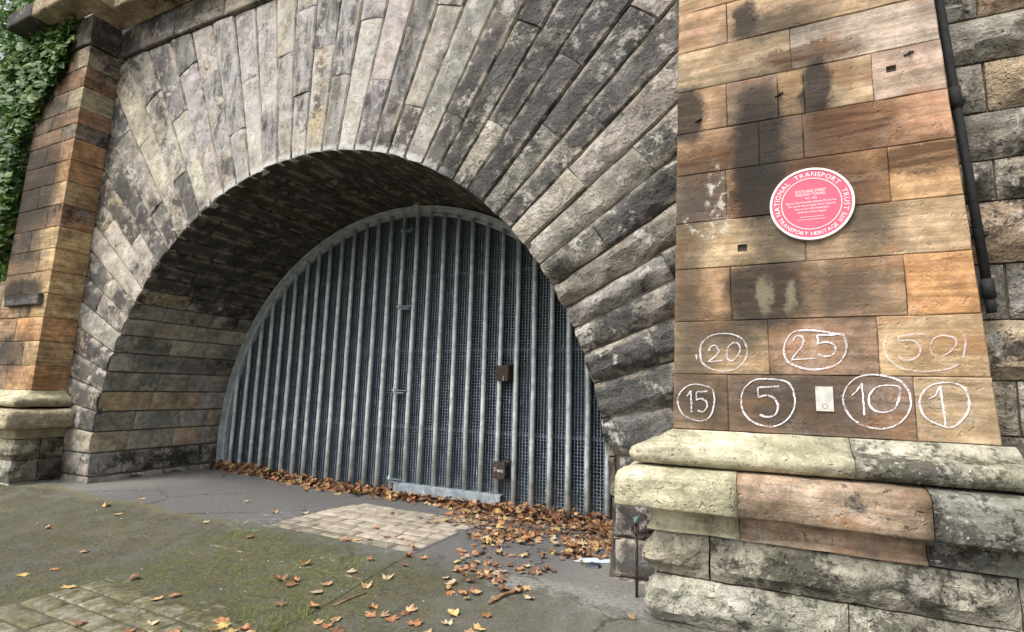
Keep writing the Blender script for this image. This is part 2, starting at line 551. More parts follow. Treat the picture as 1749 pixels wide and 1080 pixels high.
def ground_mat():
    t = NT('mossy_asphalt')
    P = t.pos()
    x, y, z = t.sep(P)
    big = t.noise(P, .9, 7, .6, .2)
    med = t.noise(P, 7, 8, .7)
    sm_ = t.noise(P, 30, 6, .7)
    fine = t.noise(P, 120, 3, .6)
    grit = t.noise(P, 260, 2, .5)
    asp = t.mix(t.maprange(fine, .3, .7), (.088, .087, .089, 1), (.185, .182, .182, 1))
    asp = t.mix(t.maprange(t.noise(P, 62, 4, .7), .50, .60, 0, .6), asp, (.23, .225, .215, 1))
    asp = t.mix(t.maprange(sm_, .40, .62, 0, .55), asp, (.095, .092, .088, 1))
    asp = t.mix(t.maprange(med, .42, .66, 0, .5), asp, (.175, .168, .155, 1))
    asp = t.mix(t.maprange(grit, .64, .70, 0, .6), asp, (.36, .34, .30, 1))
    wx = t.math('ADD', x, t.math('MULTIPLY', t.math('SUBTRACT', big, .5), .9))
    wy = t.math('ADD', y, t.math('MULTIPLY', t.math('SUBTRACT', big, .5), .9))
    wy2 = t.math('ADD', wy, t.math('MULTIPLY', t.math('SUBTRACT', med, .5), .55))
    # dusty pale edge along the walls
    dust = t.math('MAXIMUM', t.maprange(wx, -2.2, -3.5), t.math('MULTIPLY', t.maprange(wx, 2.9, 3.7), t.maprange(wy, -.8, .2)))
    dust = t.math('MULTIPLY', dust, t.maprange(sm_, .35, .62, .15, .85))
    asp = t.mix(dust, asp, (.27, .26, .235, 1))
    # cracks
    vo = t.n.new('ShaderNodeTexVoronoi')
    vo.feature = 'DISTANCE_TO_EDGE'
    vo.inputs['Scale'].default_value = .75
    t.l.new(t.vmath('ADD', P, t.vmath('MULTIPLY', t.noise(P, 5, 7, .7, 0, True), (.35, .35, 0))), vo.inputs['Vector'])
    ck = t.math('MULTIPLY', t.maprange(vo.outputs['Distance'], .011, .003), t.maprange(big, .44, .54))
    asp = t.mix(t.math('MULTIPLY', ck, .85), asp, (.028, .027, .022, 1))
    # moss over the front lay
    mo = t.maprange(wy2, .25, -.20)
    mc = t.mix(t.maprange(med, .36, .66), (.044, .041, .026, 1), (.094, .088, .040, 1))
    mc = t.mix(t.maprange(sm_, .46, .64, 0, .8), mc, (.115, .108, .048, 1))
    mc = t.mix(t.maprange(fine, .46, .70, 0, .6), mc, (.135, .125, .095, 1))
    mc = t.mix(t.maprange(t.noise(P, 55, 4, .7), .54, .62, 0, .65), mc, (.19, .18, .145, 1))
    left = t.maprange(x, 4.2, 2.2, .50, 1.0)
    moss = t.math('MULTIPLY', t.math('MULTIPLY', mo, left), t.maprange(t.noise(P, 2.6, 9, .74, .3), .30, .58, .45, .97))
    col = t.mix(moss, asp, mc)
    # greener along the setts
    gx = t.maprange(t.math('ABSOLUTE', t.math('SUBTRACT', wx, 1.15)), 1.35, .75)
    gy = t.math('MULTIPLY', t.maprange(wy2, .35, -.05), gx)
    gg = t.math('MULTIPLY', gy, t.maprange(t.noise(P, 9, 8, .75, .3), .44, .60, .1, .8))
    col = t.mix(gg, col, t.mix(t.maprange(sm_, .4, .62), (.058, .062, .022, 1), (.135, .140, .050, 1)))
    # the seam between two lays: yellow moss to the left, pale grit to the right
    seam = t.maprange(t.math('ABSOLUTE', t.math('SUBTRACT', wy2, .06)), .17, .02)
    ym = t.math('MULTIPLY', t.math('MULTIPLY', seam, t.maprange(x, .6, -.8, 0, .8)), t.maprange(sm_, .40, .60))
    col = t.mix(ym, col, (.175, .150, .040, 1))
    rs = t.math('MULTIPLY', t.math('MULTIPLY', seam, t.maprange(x, 2.5, 3.1)), t.maprange(sm_, .38, .6, .15, .85))
    col = t.mix(rs, col, (.32, .31, .285, 1))
    chalk = t.math('MULTIPLY', t.maprange(t.vmath('LENGTH', t.vmath('SUBTRACT', P, (.05, .35, 0))), .55, .2),
                   t.maprange(t.noise(t.vmath('MULTIPLY', P, (3, 9, 1)), 2.2, 6, .7, 1.0), .55, .64, 0, .7))
    col = t.mix(chalk, col, (.5, .5, .5, 1))
    h = t.math('ADD', t.math('ADD', fine, t.math('MULTIPLY', grit, .6)), t.math('MULTIPLY', t.math('ADD', sm_, med), 1.2))
    return t.finish(col, t.maprange(med, .3, .7, .72, .95), t.bump(h, .008, .9), 0, .25)


M_GROUND = ground_mat()


def sett_mat():
    t = NT('worn_sett')
    P = t.pos()
    I = t.info()
    x, y, z = t.sep(P)
    med = t.noise(P, 9, 7, .65, .4)
    fine = t.noise(P, 90, 3, .6)
    big = t.noise(P, 2.4, 7, .66, .5)
    col = t.mix(1.0, I['Color'], t.comb(*[t.maprange(med, .3, .7, .72, 1.2)] * 3), 'MULTIPLY')
    col = t.mix(t.maprange(fine, .55, .72, 0, .4), col, (.14, .12, .09, 1))
    band = t.maprange(t.math('ADD', y, t.math('MULTIPLY', t.math('SUBTRACT', big, .5), 1.6)), .55, -.1)
    near = t.maprange(y, -1.2, -1.8, 1.0, .85)
    g = t.math('MULTIPLY', t.math('MULTIPLY', band, near), t.maprange(t.noise(P, 11, 8, .75, .3), .36, .56, .10, 1.0))
    gc = t.mix(t.maprange(med, .35, .65), (.062, .058, .030, 1), (.135, .125, .060, 1))
    col = t.mix(g, col, gc)
    h = t.math('ADD', med, t.math('MULTIPLY', fine, .5))
    return t.finish(col, .88, t.bump(h, .008, .8), 0, .2)


M_SETT = sett_mat()

# ------------------------------------------------------------------ ground
def axis(lo, hi, fine_lo, fine_hi, step):
    a = []
    x = fine_lo
    while x <= fine_hi + 1e-6:
        a.append(x)
        x += step
    w = step * 2
    x = fine_lo - w
    while x > lo:
        a.insert(0, x)
        w *= 1.5
        x -= w
    a.insert(0, lo)
    w = step * 2
    x = fine_hi + w
    while x < hi:
        a.append(x)
        w *= 1.5
        x += w
    a.append(hi)
    return a


gxs, gys = axis(-150, 150, -7, 6.4, .2), axis(-150, 60, -4, 3, .2)
gv = [(x, y, gz(x, y)) for y in gys for x in gxs]
NX = len(gxs)
gf = [(j * NX + i, j * NX + i + 1, (j + 1) * NX + i + 1, (j + 1) * NX + i) for j in range(len(gys) - 1) for i in range(NX - 1)]
ground = mesh_obj('ground', gv, gf, M_GROUND, smooth=True)
ground['kind'] = 'structure'

# ------------------------------------------------------------------ tunnel portal
portal = empty('tunnel_portal', (0, YF, 0))
tag(portal, 'sooty sandstone tunnel portal with long radiating voussoirs, pilasters and a round arch', 'tunnel portal')
PINV = Matrix.Translation((0, -YF, 0))


def under_portal(o):
    o.matrix_parent_inverse = PINV
    return o


PALE, TAN, GREY, DARK = (.36, .325, .27, .30), (.35, .27, .18, .25), (.235, .218, .19, .5), (.13, .122, .112, .62)
BROWN, ORANGE, YELL, BUFF = (.205, .125, .075, .35), (.36, .165, .062, .22), (.40, .33, .185, .15), (.36, .285, .185, .18)
PINKG = (.34, .305, .29, .25)

TH = [2.4, 7.2, 12.0, 16.5, 20.7, 24.3, 27.4, 31.0, 34.8, 38.6, 42.3, 45.6, 49.0, 52.5, 56.0, 59.5, 63.0, 67.0, 70.8, 74.5, 78.5, 82.5, 86.2, 90.3, 93.9, 97.4,
      101.2, 105.0, 108.9, 112.8, 116.7, 120.6, 124.5, 128.3, 132.2, 136.0, 139.3, 142.9, 146.6, 150.3, 154.4, 158.6, 163.0, 167.5, 172.0, 176.4, 180.9]
ZTOP, XL, XR = 6.46, -4.50, 4.42


def r_bound(deg):
    c, s = math.cos(rad(deg)), math.sin(rad(deg))
    b = 99.0
    if s > 1e-4:
        b = min(b, (ZTOP - ZC) / s)
    if c > 1e-4:
        b = min(b, XR / c)
    if c < -1e-4:
        b = min(b, XL / c)
    return b


def arc_pt(r, deg, y):
    return Vector((r * math.cos(rad(deg)), y, ZC + r * math.sin(rad(deg))))


bv, bf = [], []
ths = [-8 + i * 2.0 for i in range(99)]
for t in ths:
    bv += [arc_pt(R_ARCH + .01, t, YF + .03), arc_pt(r_bound(t) + .25, t, YF + .03)]
bf = [(2 * i, 2 * i + 1, 2 * i + 3, 2 * i + 2) for i in range(len(ths) - 1)]
arch_face = under_portal(mesh_obj('arch_face', bv, bf, M_MORT, portal))
arch_face['label'] = 'wall of long radiating voussoirs round the arch'

rv = random.Random(11)
count = 0
for k in range(len(TH) - 1):
    t0, t1 = TH[k], TH[k + 1]
    tm = (t0 + t1) / 2
    rmax = (r_bound(t0) + r_bound(t1)) / 2
    cuts = [R_ARCH]
    r = R_ARCH + (rv.uniform(.5, .95) if k % 2 else rv.uniform(1.2, 1.9))
    while r < rmax - .28:
        cuts.append(r)
        r += rv.uniform(1.1, 2.0)
    cuts.append(None)
    for c in range(len(cuts) - 1):
        ra, rb = cuts[c], cuts[c + 1]
        o0, o1 = (r_bound(t0), r_bound(t1)) if rb is None else (rb, rb)
        if o0 - ra < .06 and o1 - ra < .06:
            continue
        notch = (k == 0)

        def fn(u, v, ra=ra, o0=o0, o1=o1, t0=t0, t1=t1, notch=notch):
            t = t0 + (t1 - t0) * v
            a = ra + (.10 if notch and ra == R_ARCH else 0)
            rr = a + (o0 + (o1 - o0) * v - a) * u
            return arc_pt(rr, t, YF), Vector((0, -1, 0))
        lu = (o0 + o1) / 2 - ra
        lv = rad(t1 - t0) * (ra + lu / 2)
        right, left, crown = ss(50, 20, tm), ss(118, 150, tm), ss(55, 75, tm) * ss(125, 105, tm)
        x = rv.random()
        if crown > .5:
            base = PALE if x < .50 else PINKG if x < .80 else GREY if x < .95 else BUFF
            soot_dark = .33
        elif tm < 60:
            base = GREY if x < .40 else PALE if x < .70 else DARK if x < .84 else BUFF if x < .94 else GREY
            soot_dark = .40 + .12 * (rmax - ra < 1.2)
        else:
            base = GREY if x < .45 else PALE if x < .83 else DARK if x < .92 else TAN
            soot_dark = .42
        rough = .012 + .072 * right + .010 * left
        soot_dark += rv.uniform(-.22, .24)
        o = stone('voussoir', arch_face, M_VOUSR if tm < 58 else M_VOUS, fn, lu, lv, jig(base, rv, .12, soot_dark), 100 + count, amp=.007 + .006 * right,
                  bulge=rough, margin=.016 + .012 * right, gap=.011 + .003 * right, arris=.019 + .006 * right, depth=.09, step=.06 - .02 * right, jitter=.010, proud=rv.uniform(-.010, .012), nscale=4.5, soft_u=True)
        count += 1

# jambs below the springing
for side, zs in ((-1, [-.12, .085, .402]), (1, [-.12, .02, .315, .62])):
    for i in range(len(zs) - 1):
        z0, z1 = zs[i], zs[i + 1]
        xi = R_ARCH + (.02 if side > 0 else 0)
        xo = 4.45
        fn = quad_fn((side * xi if side > 0 else -xo, YF, z0), (side * xo if side > 0 else -xi, YF, z0),
                     (side * xo if side > 0 else -xi, YF, z1), (side * xi if side > 0 else -xo, YF, z1), (0, -1, 0))
        stone('voussoir', arch_face, M_VOUS, fn, xo - xi, z1 - z0, jig(GREY if side < 0 else DARK, rv, .1, .35 if side < 0 else .6), 300 + i + (side > 0) * 5,
              amp=.006, bulge=.02, margin=.02, gap=.012, arris=.02, step=.06, jitter=.007)

# barrel vault: dark lining, and its facing stones as far as the gate
vv, vf = [], []
ys = [YF + .05, 2.5, 5, 9, 14]
tv = [-9 + i * 4.5 for i in range(45)]
for y in ys:
    for t in tv:
        vv.append(arc_pt(R_ARCH + .028, t, y))
n = len(tv)
for j in range(len(ys) - 1):
    for i in range(n - 1):
        vf.append((j * n + i, j * n + i + 1, (j + 1) * n + i + 1, (j + 1) * n + i))
vf.append(tuple((len(ys) - 1) * n + i for i in range(n)))  # dark end sheet, stands in for the unlit tunnel beyond
vault = under_portal(mesh_obj('vault', vv, vf, M_VAULT, portal))
vault['label'] = 'black barrel vault behind the arch'
rs = random.Random(5)
sc = 0
for k in range(len(TH) - 1):
    t0, t1 = TH[k], TH[k + 1]
    tm = (t0 + t1) / 2
    y = YF + .004
    first = True
    cbase = rs.choice([GREY, PALE, PALE, GREY, BUFF])
    while y < 2.42:
        L = rs.uniform(.4, .75) if not first else rs.uniform(.3, .75)
        first = False
        if 2.46 - (y + L) < .16:
            L = 2.46 - y
        y0, y1 = y, y + L
        y = y1

        def fn(u, v, y0=y0, y1=y1, t0=t0, t1=t1):
            t = t1 + (t0 - t1) * v
            p = arc_pt(R_ARCH, t, y0 + (y1 - y0) * u)
            return p, Vector((-math.cos(rad(t)), 0, -math.sin(rad(t))))
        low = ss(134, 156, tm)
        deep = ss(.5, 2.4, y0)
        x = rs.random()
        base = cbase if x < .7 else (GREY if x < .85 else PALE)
        soot_dark = .97 - .92 * low + .16 * deep  # dark at the crown and right, palest low on the left, darker with depth
        stone('soffit_stone', vault, M_SOFF, fn, L, rad(t1 - t0) * R_ARCH, jig(base, rs, .08, soot_dark), 700 + sc, amp=.006, bulge=.010,
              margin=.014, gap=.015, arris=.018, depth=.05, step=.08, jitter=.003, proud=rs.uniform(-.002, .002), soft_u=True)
        sc += 1
for side, zs in ((-1, [-.12, .085, .402]), (1, [-.12, .02, .315, .62])):
    for i in range(len(zs) - 1):
        z0, z1 = zs[i], zs[i + 1]
        y = YF + .004
        while y < 2.42:
            L = rs.uniform(.35, .6)
            if 2.46 - (y + L) < .2:
                L = 2.46 - y
            if side < 0:
                fn = quad_fn((-R_ARCH, y, z0), (-R_ARCH, y + L, z0), (-R_ARCH, y + L, z1), (-R_ARCH, y, z1), (1, 0, 0))
            else:
                fn = quad_fn((R_ARCH + .02, y, z1), (R_ARCH + .02, y + L, z1), (R_ARCH + .02, y + L, z0), (R_ARCH + .02, y, z0), (-1, 0, 0))
            pale = (i == 0 and side < 0)
            stone('soffit_stone', vault, M_SOFF, fn, L, z1 - z0, jig(PALE if pale else GREY, rs, .15, .15 if pale else .4), 1200 + sc, amp=.006, bulge=.012,
                  margin=.014, gap=.014, arris=.018, depth=.05, step=.08, jitter=.006, soft_u=True)
            y += L
            sc += 1

# ---- right pilaster
def prx0(z):
    return 4.25 + .029 * (z - 1.2)


def prx1(z):
    return 6.008 - .042 * (z - 1.2)


def hexa(name, xa0, xa1, xb0, xb1, y0, y1, za, zb, mat, parent, color):
    v = [(xa0, y0, za), (xa1, y0, za), (xa1, y1, za), (xa0, y1, za), (xb0, y0, zb), (xb1, y0, zb), (xb1, y1, zb), (xb0, y1, zb)]
    f = [(0, 3, 2, 1), (4, 5, 6, 7), (0, 1, 5, 4), (1, 2, 6, 5), (2, 3, 7, 6), (3, 0, 4, 7)]
    return mesh_obj(name, v, f, mat, parent, False, color)


pil_r = under_portal(hexa('pilaster', prx0(1) + .02, prx1(1) - .02, prx0(6.46) + .02, prx1(6.46) - .02, .022, YF + .12, 1.0, 6.46, M_MORT, portal, GREY))
pil_r['label'] = 'right-hand ashlar pilaster chalked with ringed numbers'
COURSES = [
    (1.207, 1.583, [4.61, 5.63], [(0.221, 0.148, 0.094, 0.30), (0.191, 0.134, 0.099, 0.30), (0.412, 0.306, 0.193, 0.10)]),
    (1.583, 1.950, [4.87, 5.47], [(0.340, 0.244, 0.150, 0.20), (0.252, 0.167, 0.113, 0.25), (0.443, 0.310, 0.183, 0.10)]),
    (1.950, 2.325, [4.65, 5.63], [(0.371, 0.234, 0.132, 0.15), (0.309, 0.205, 0.127, 0.25), (0.443, 0.244, 0.117, 0.10)]),
    (2.325, 2.666, [5.11], [(0.422, 0.310, 0.193, 0.14), (0.371, 0.263, 0.164, 0.16)]),
    (2.666, 3.027, [4.64, 5.59], [(0.309, 0.224, 0.164, 0.25), (0.381, 0.215, 0.117, 0.22), (0.443, 0.282, 0.155, 0.12)]),
    (3.027, 3.350, [4.86, 5.13], [(0.412, 0.253, 0.146, 0.15), (0.350, 0.229, 0.141, 0.20), (0.371, 0.215, 0.136, 0.16)]),
    (3.350, 3.683, [4.66, 4.99, 5.15, 5.54], [(0.433, 0.282, 0.174, 0.12), (0.412, 0.286, 0.202, 0.14), (0.453, 0.306, 0.164, 0.10), (0.443, 0.320, 0.207, 0.12), (0.402, 0.296, 0.235, 0.12)]),
    (3.683, 3.998, [5.08], [(0.397, 0.296, 0.193, 0.20), (0.381, 0.306, 0.244, 0.14)]),
    (3.998, 4.320, [4.68], [(0.433, 0.282, 0.179, 0.12), (0.422, 0.301, 0.188, 0.16)]),
    (4.320, 4.660, [5.1], [(0.453, 0.310, 0.197, 0.10), (0.443, 0.296, 0.183, 0.10)]),
    (4.66, 5.02, [4.7, 5.5], [TAN, BUFF, BROWN]), (5.02, 5.38, [5.2], [BUFF, TAN]), (5.38, 5.74, [4.8], [GREY, BUFF]),
    (5.74, 6.10, [5.3], [TAN, GREY]), (6.10, 6.46, [4.9], [BUFF, TAN])]
rp = random.Random(21)
sid = 2000
for (z0, z1, xs, cols) in COURSES:
    edges = [None] + xs + [None]
    for i in range(len(edges) - 1):
        a0, a1 = (prx0(z0), prx0(z1)) if edges[i] is None else (edges[i],) * 2
        b0, b1 = (prx1(z0), prx1(z1)) if edges[i + 1] is None else (edges[i + 1],) * 2
        hole = None
        for (hx, hz, w) in ((5.64, 3.55, .027), (4.73, 2.45, .030)):
            if a0 + .05 < hx < b0 - .05 and z0 < hz < z1:
                v = (hz - z0) / (z1 - z0)
                A, B = a0 + (a1 - a0) * v, b0 + (b1 - b0) * v
                hole = ((hx - w - A) / (B - A), (hx + w - A) / (B - A), v - w * .85 / (z1 - z0), v + w * .85 / (z1 - z0))
        stone('ashlar', pil_r, M_PILR, quad_fn((a0, 0, z0), (b0, 0, z0), (b1, 0, z1), (a1, 0, z1), (0, -1, 0)), b0 - a0, z1 - z0, cols[i], sid, hole=hole,
              amp=.0022, margin=.006, gap=.0025, arris=.006, depth=.05, step=.07, jitter=.004, proud=rp.uniform(-.0015, .0015))
        sid += 1
    stone('ashlar', pil_r, M_PILR, quad_fn((prx0(z0), YF, z0), (prx0(z0), .012, z0), (prx0(z1), .012, z1), (prx0(z1), YF, z1), (-1, 0, 0)), YF, z1 - z0, jig(TAN, rp), sid,
          amp=.003, margin=.01, gap=.004, arris=.01, depth=.04, step=.1)
    stone('ashlar', pil_r, M_PILR, quad_fn((prx1(z0), .012, z0), (prx1(z0), YF, z0), (prx1(z1), YF, z1), (prx1(z1), .012, z1), (1, 0, 0)), YF, z1 - z0, jig(BUFF, rp), sid + 1,
          amp=.003, margin=.01, gap=.004, arris=.01, depth=.04, step=.1)
    sid += 2
# rusted stubs of old fixings
for (hx, hz) in ((4.47, 3.44), (5.0, 3.52), (5.74, 3.63)):
    b = MB()
    b.tube([(hx, .01, hz), (hx - .004, -.035, hz - .008), (hx - .012, -.05, hz - .03)], [.008, .007, .004], 7)
    b.tube([(hx - .03, -.004, hz - .012), (hx + .022, -.008, hz + .006)], .005, 6)
    b.build('iron_fixing', M_RUST, pil_r, True)

# ---- left pilaster, its inner return in view
def plx0(z):
    return -4.47 + .045 * (z - 1.2)


def plx1(z):
    return -5.76 + .045 * (z - 1.2)


LEFT_STAINS = [('dark', -5.35, 4.35, .70, .62), ('soft', -5.2, 3.35, .55, .5), ('soft', -5.2, 1.75, .55, .32), ('soft', -5.2, 5.6, .7, .6), ('dark', -5.1, 2.72, .5, .12)]
M_PILL2 = stone_mat('orange_and_sooty_ashlar', strata=.28, lime=.22, rust=.45, pit=.7, soot_scale=1.7, stains=LEFT_STAINS, perstone=4.0, thr=1.0)
pil_l = under_portal(hexa('pilaster', plx1(1) + .02, plx0(1) - .02, plx1(6.46) + .02, plx0(6.46) - .02, .025, YF + .12, 1.0, 6.46, M_MORT, portal, GREY))
pil_l['label'] = 'left-hand pilaster with orange inner side and sooty front'
zsl = [1.25, 1.60, 1.95, 2.30, 2.64, 2.97, 3.30, 3.63, 3.97, 4.32, 4.65, 4.98, 5.22, 5.46, 5.80, 6.12, 6.46]
rl = random.Random(8)


def wrap_fn(cx0, cx1, xl0, xl1, z0, z1, ydepth, yfront=0.0, sgn=1):
    """front from xl to the corner cx, then back along the side; cx/xl at the bottom and top of the course.  sgn=1: side faces +X"""
    def fn(u, v):
        cx, xl = cx0 + (cx1 - cx0) * v, xl0 + (xl1 - xl0) * v
        lf = abs(cx0 - xl0)
        s = (u if sgn > 0 else 1 - u) * (lf + ydepth)
        z = z0 + (z1 - z0) * v
        if abs(s - lf) < 1e-4:
            return Vector((cx, yfront, z)), Vector((sgn, -1, 0)).normalized()
        if s < lf:
            return Vector((xl + (cx - xl) * s / lf, yfront, z)), Vector((0, -1, 0))
        return Vector((cx, yfront + (s - lf), z)), Vector((sgn, 0, 0))
    return fn


def wrapped(name, parent, mat, cx0, cx1, xl0, xl1, z0, z1, ydepth, color, seed, yfront=0.0, sgn=1, **kw):
    lf = abs(cx0 - xl0)
    lu = lf + ydepth
    gap = kw.get('gap', .006)
    g = gap * .5 / lu
    c = lf / lu if sgn > 0 else 1 - lf / lu
    c = (c - g) / (1 - 2 * g)
    e = .012 / lu
    return stone(name, parent, mat, wrap_fn(cx0, cx1, xl0, xl1, z0, z1, ydepth, yfront, sgn), lu, z1 - z0, color, seed, extra_u=(c - e, c, c + e), **kw)


sid = 2400
for i in range(len(zsl) - 1):
    z0, z1 = zsl[i], zsl[i + 1]
    L = .38 if i % 2 else .72
    x = rl.random()
    col = ((.40, .24, .13, .14) if x < .45 else (.41, .29, .165, .14) if x < .8 else (.34, .21, .125, .2))
    if z0 > 4.9:
        col = ((.30, .17, .11, .28), (.33, .28, .19, .22), (.27, .16, .10, .3), (.24, .20, .15, .36))[i % 4]
    kw = dict(amp=.0045, margin=.010, gap=.004, arris=.009, depth=.05, step=.07, jitter=.006, proud=rl.uniform(-.004, .004))
    wrapped('ashlar', pil_l, M_PILL2, plx0(z0), plx0(z1), plx0(z0) - L, plx0(z1) - L, z0, z1, YF, jig(col, rl, .1), sid, **kw)
    stone('ashlar', pil_l, M_PILL2, quad_fn((plx1(z0), 0, z0), (plx0(z0) - L, 0, z0), (plx0(z1) - L, 0, z1), (plx1(z1), 0, z1), (0, -1, 0)),
          plx0(z0) - L - plx1(z0), z1 - z0, jig((.33, .225, .14, .3), rl, .12, .32), sid + 1, **kw)
    sid += 2
# dark drip stone across the lower front
stone('drip_stone', pil_l, M_PILL2, quad_fn((-5.45, -.07, 2.47), (-4.47, -.07, 2.47), (-4.47, -.07, 2.63), (-5.45, -.07, 2.63), (0, -1, 0)), .98, .16,
      (.10, .10, .10, .5), 2490, amp=.004, margin=.012, arris=.014, depth=.1, step=.07)

# ---- moulded bases of the pilasters
def moulding(name, parent, mat, path, profile, color, seed, amp=.007, step=.045, wear=.035, gap=.003, depth=.18):
    """path: (x, y, dx, dy) stations, offset outwards by the profile (p, z)"""
    off = Vector((seed * 3.1 % 40, seed * 1.7 % 30, seed))
    full = []
    for i in range(len(path) - 1):
        a, b = path[i], path[i + 1]
        L = math.hypot(b[0] - a[0], b[1] - a[1])
        n = max(1, int(L / step))
        tx, ty = (b[0] - a[0]) / L, (b[1] - a[1]) / L
        nx, ny = ty, -tx                     # outward for a path that runs left to right with the outside in front
        for k in range(n):
            full.append((a[0], a[1], b[0], b[1], k / n, a[2], a[3], b[2], b[3]))
    full.append((path[-2][0], path[-2][1], path[-1][0], path[-1][1], 1.0) + path[-2][2:] + path[-1][2:])
    prof = []
    for i in range(len(profile) - 1):
        a, b = profile[i], profile[i + 1]
        n = max(1, int(math.hypot(b[0] - a[0], b[1] - a[1]) / .035))
        prof += [(a[0] + (b[0] - a[0]) * k / n, a[1] + (b[1] - a[1]) * k / n) for k in range(n)]
    prof.append(profile[-1])
    verts, faces = [], []
    NP = len(prof)
    for (ax, ay, bx, by, t, adx, ady, bdx, bdy) in full:
        for (p, z) in prof:
            A = Vector((ax + adx * p, ay + ady * p, z))
            B = Vector((bx + bdx * p, by + bdy * p, z))
            q = A + (B - A) * t
            o = q * 3.2 + off
            d = Vector((adx + bdx, ady + bdy, 0))
            if d.length:
                d.normalize()
            w = noise.fractal(o, .9, 2.0, 4)
            chip = (max(0.0, noise.noise(q * 2.1 + off) - .25) * wear * 4 + max(0.0, noise.noise(q * 6.5 + off) - .30) * wear * 1.4) * ss(.12, .28, p)
            q = q + d * (amp * w - chip) + Vector((0, 0, amp * .8 * noise.noise(o * 1.4)))
            verts.append(q)
    NS = len(full)
    for i in range(NS - 1):
        for j in range(NP - 1):
            a = i * NP + j
            faces.append((a, a + 1, a + NP + 1, a + NP))
    for s in (0, NS - 1):
        c = len(verts)
        f = full[s]
        bx, by = (f[0], f[1]) if s == 0 else (f[2], f[3])
        verts += [Vector((bx, by, prof[-1][1])), Vector((bx, by, prof[0][1]))]
        faces.append(tuple(s * NP + j for j in range(NP)) + (c, c + 1))
    return mesh_obj(name, verts, faces, mat, parent, True, color)


TORUS = [(0, 1.207), (.03, 1.197), (.065, 1.172), (.105, 1.138), (.15, 1.122), (.20, 1.112), (.235, 1.092), (.25, 1.055), (.243, 1.018), (.21, .990), (.14, .982)]
BAND = [(.10, .980), (.24, .970), (.29, .955), (.318, .930), (.328, .89), (.328, .80), (.326, .735), (.318, .722), (.22, .722), (.155, .705), (.130, .660), (.128, .605), (.155, .578), (.155, .560)]
base_r = under_portal(hexa('pilaster_base', 4.26, 6.6, 4.26, 6.6, .02, YF + .1, -.3, 1.19, M_MORT, portal, GREY))
base_r['label'] = 'pale lichened moulded base under the right-hand pilaster'
X0 = 4.25
moulding('torus_stone', base_r, M_BASE, [(X0, YF, -1, 0), (X0, 0, -1, -1), (5.28, 0, 0, -1)], TORUS, (.45, .415, .30, .06), 31)
moulding('torus_stone', base_r, M_BASE, [(5.284, 0, 0, -1), (6.06, 0, 0, -1)], TORUS, (.36, .34, .27, .26), 32)
moulding('band_stone', base_r, M_BASE, [(X0, YF, -1, 0), (X0, 0, -1, -1), (4.66, 0, 0, -1)], BAND, (.44, .405, .285, .05), 33, amp=.008)
moulding('band_stone', base_r, M_PILL, [(4.664, 0, 0, -1), (5.60, 0, 0, -1)], BAND, (.33, .245, .175, .14), 34, amp=.007)
moulding('band_stone', base_r, M_BASE, [(5.604, 0, 0, -1), (6.9, 0, 0, -1)], BAND, (.25, .245, .21, .38), 35, amp=.007)
PF = -.14
rk = dict(amp=.012, bulge=.075, margin=.03, gap=.012, arris=.018, depth=.1, step=.028, jitter=.009, nscale=4.6)
for (z0, z1, xs, cols) in ((.285, .556, [4.48, 5.98], [(.34, .31, .235, .24), (.32, .30, .24, .34), (.34, .325, .275, .26)]),
                           (-.005, .285, [5.22], [(.36, .345, .285, .24), (.34, .325, .265, .3)]),
                           (-.30, -.005, [4.9, 5.7], [(.28, .28, .2, .3)] * 3)):
    ed = [4.13] + xs + [6.9]
    sid += 10
    for i in range(len(ed) - 1):
        if i == 0:
            wrapped('plinth_stone', base_r, M_PLIN, 4.13, 4.13, ed[1], ed[1], z0, z1, .55, cols[0], sid, yfront=PF, sgn=-1, **rk)
        else:
            stone('plinth_stone', base_r, M_PLIN, quad_fn((ed[i], PF, z0), (ed[i + 1], PF, z0), (ed[i + 1], PF, z1), (ed[i], PF, z1), (0, -1, 0)), ed[i + 1] - ed[i], z1 - z0,
                  cols[i], sid + i, **rk)

base_l = under_portal(hexa('pilaster_base', -6.3, -4.48, -6.3, -4.48, .02, YF + .1, -.3, 1.23, M_MORT, portal, GREY))
base_l['label'] = 'worn pale moulded base under the left-hand pilaster'
XLB = -4.47
lift = .045
TL = [(p, z + lift) for p, z in TORUS]
BL = [(p, z + lift * .6) for p, z in BAND[:-1]] + [(.15, .60)]
moulding('torus_stone', base_l, M_BASE, [(-6.3, 0, 0, -1), (XLB, 0, 1, -1), (XLB, YF, 1, 0)], TL, (.42, .38, .255, .08), 41, amp=.009)
moulding('band_stone', base_l, M_BASE, [(-6.3, 0, 0, -1), (-4.9, 0, 0, -1)], BL, (.38, .33, .21, .15), 42, amp=.012, wear=.04)
moulding('band_stone', base_l, M_BASE, [(-4.896, 0, 0, -1), (XLB, 0, 1, -1), (XLB, YF, 1, 0)], BL, (.40, .34, .23, .12), 43, amp=.012, wear=.04)
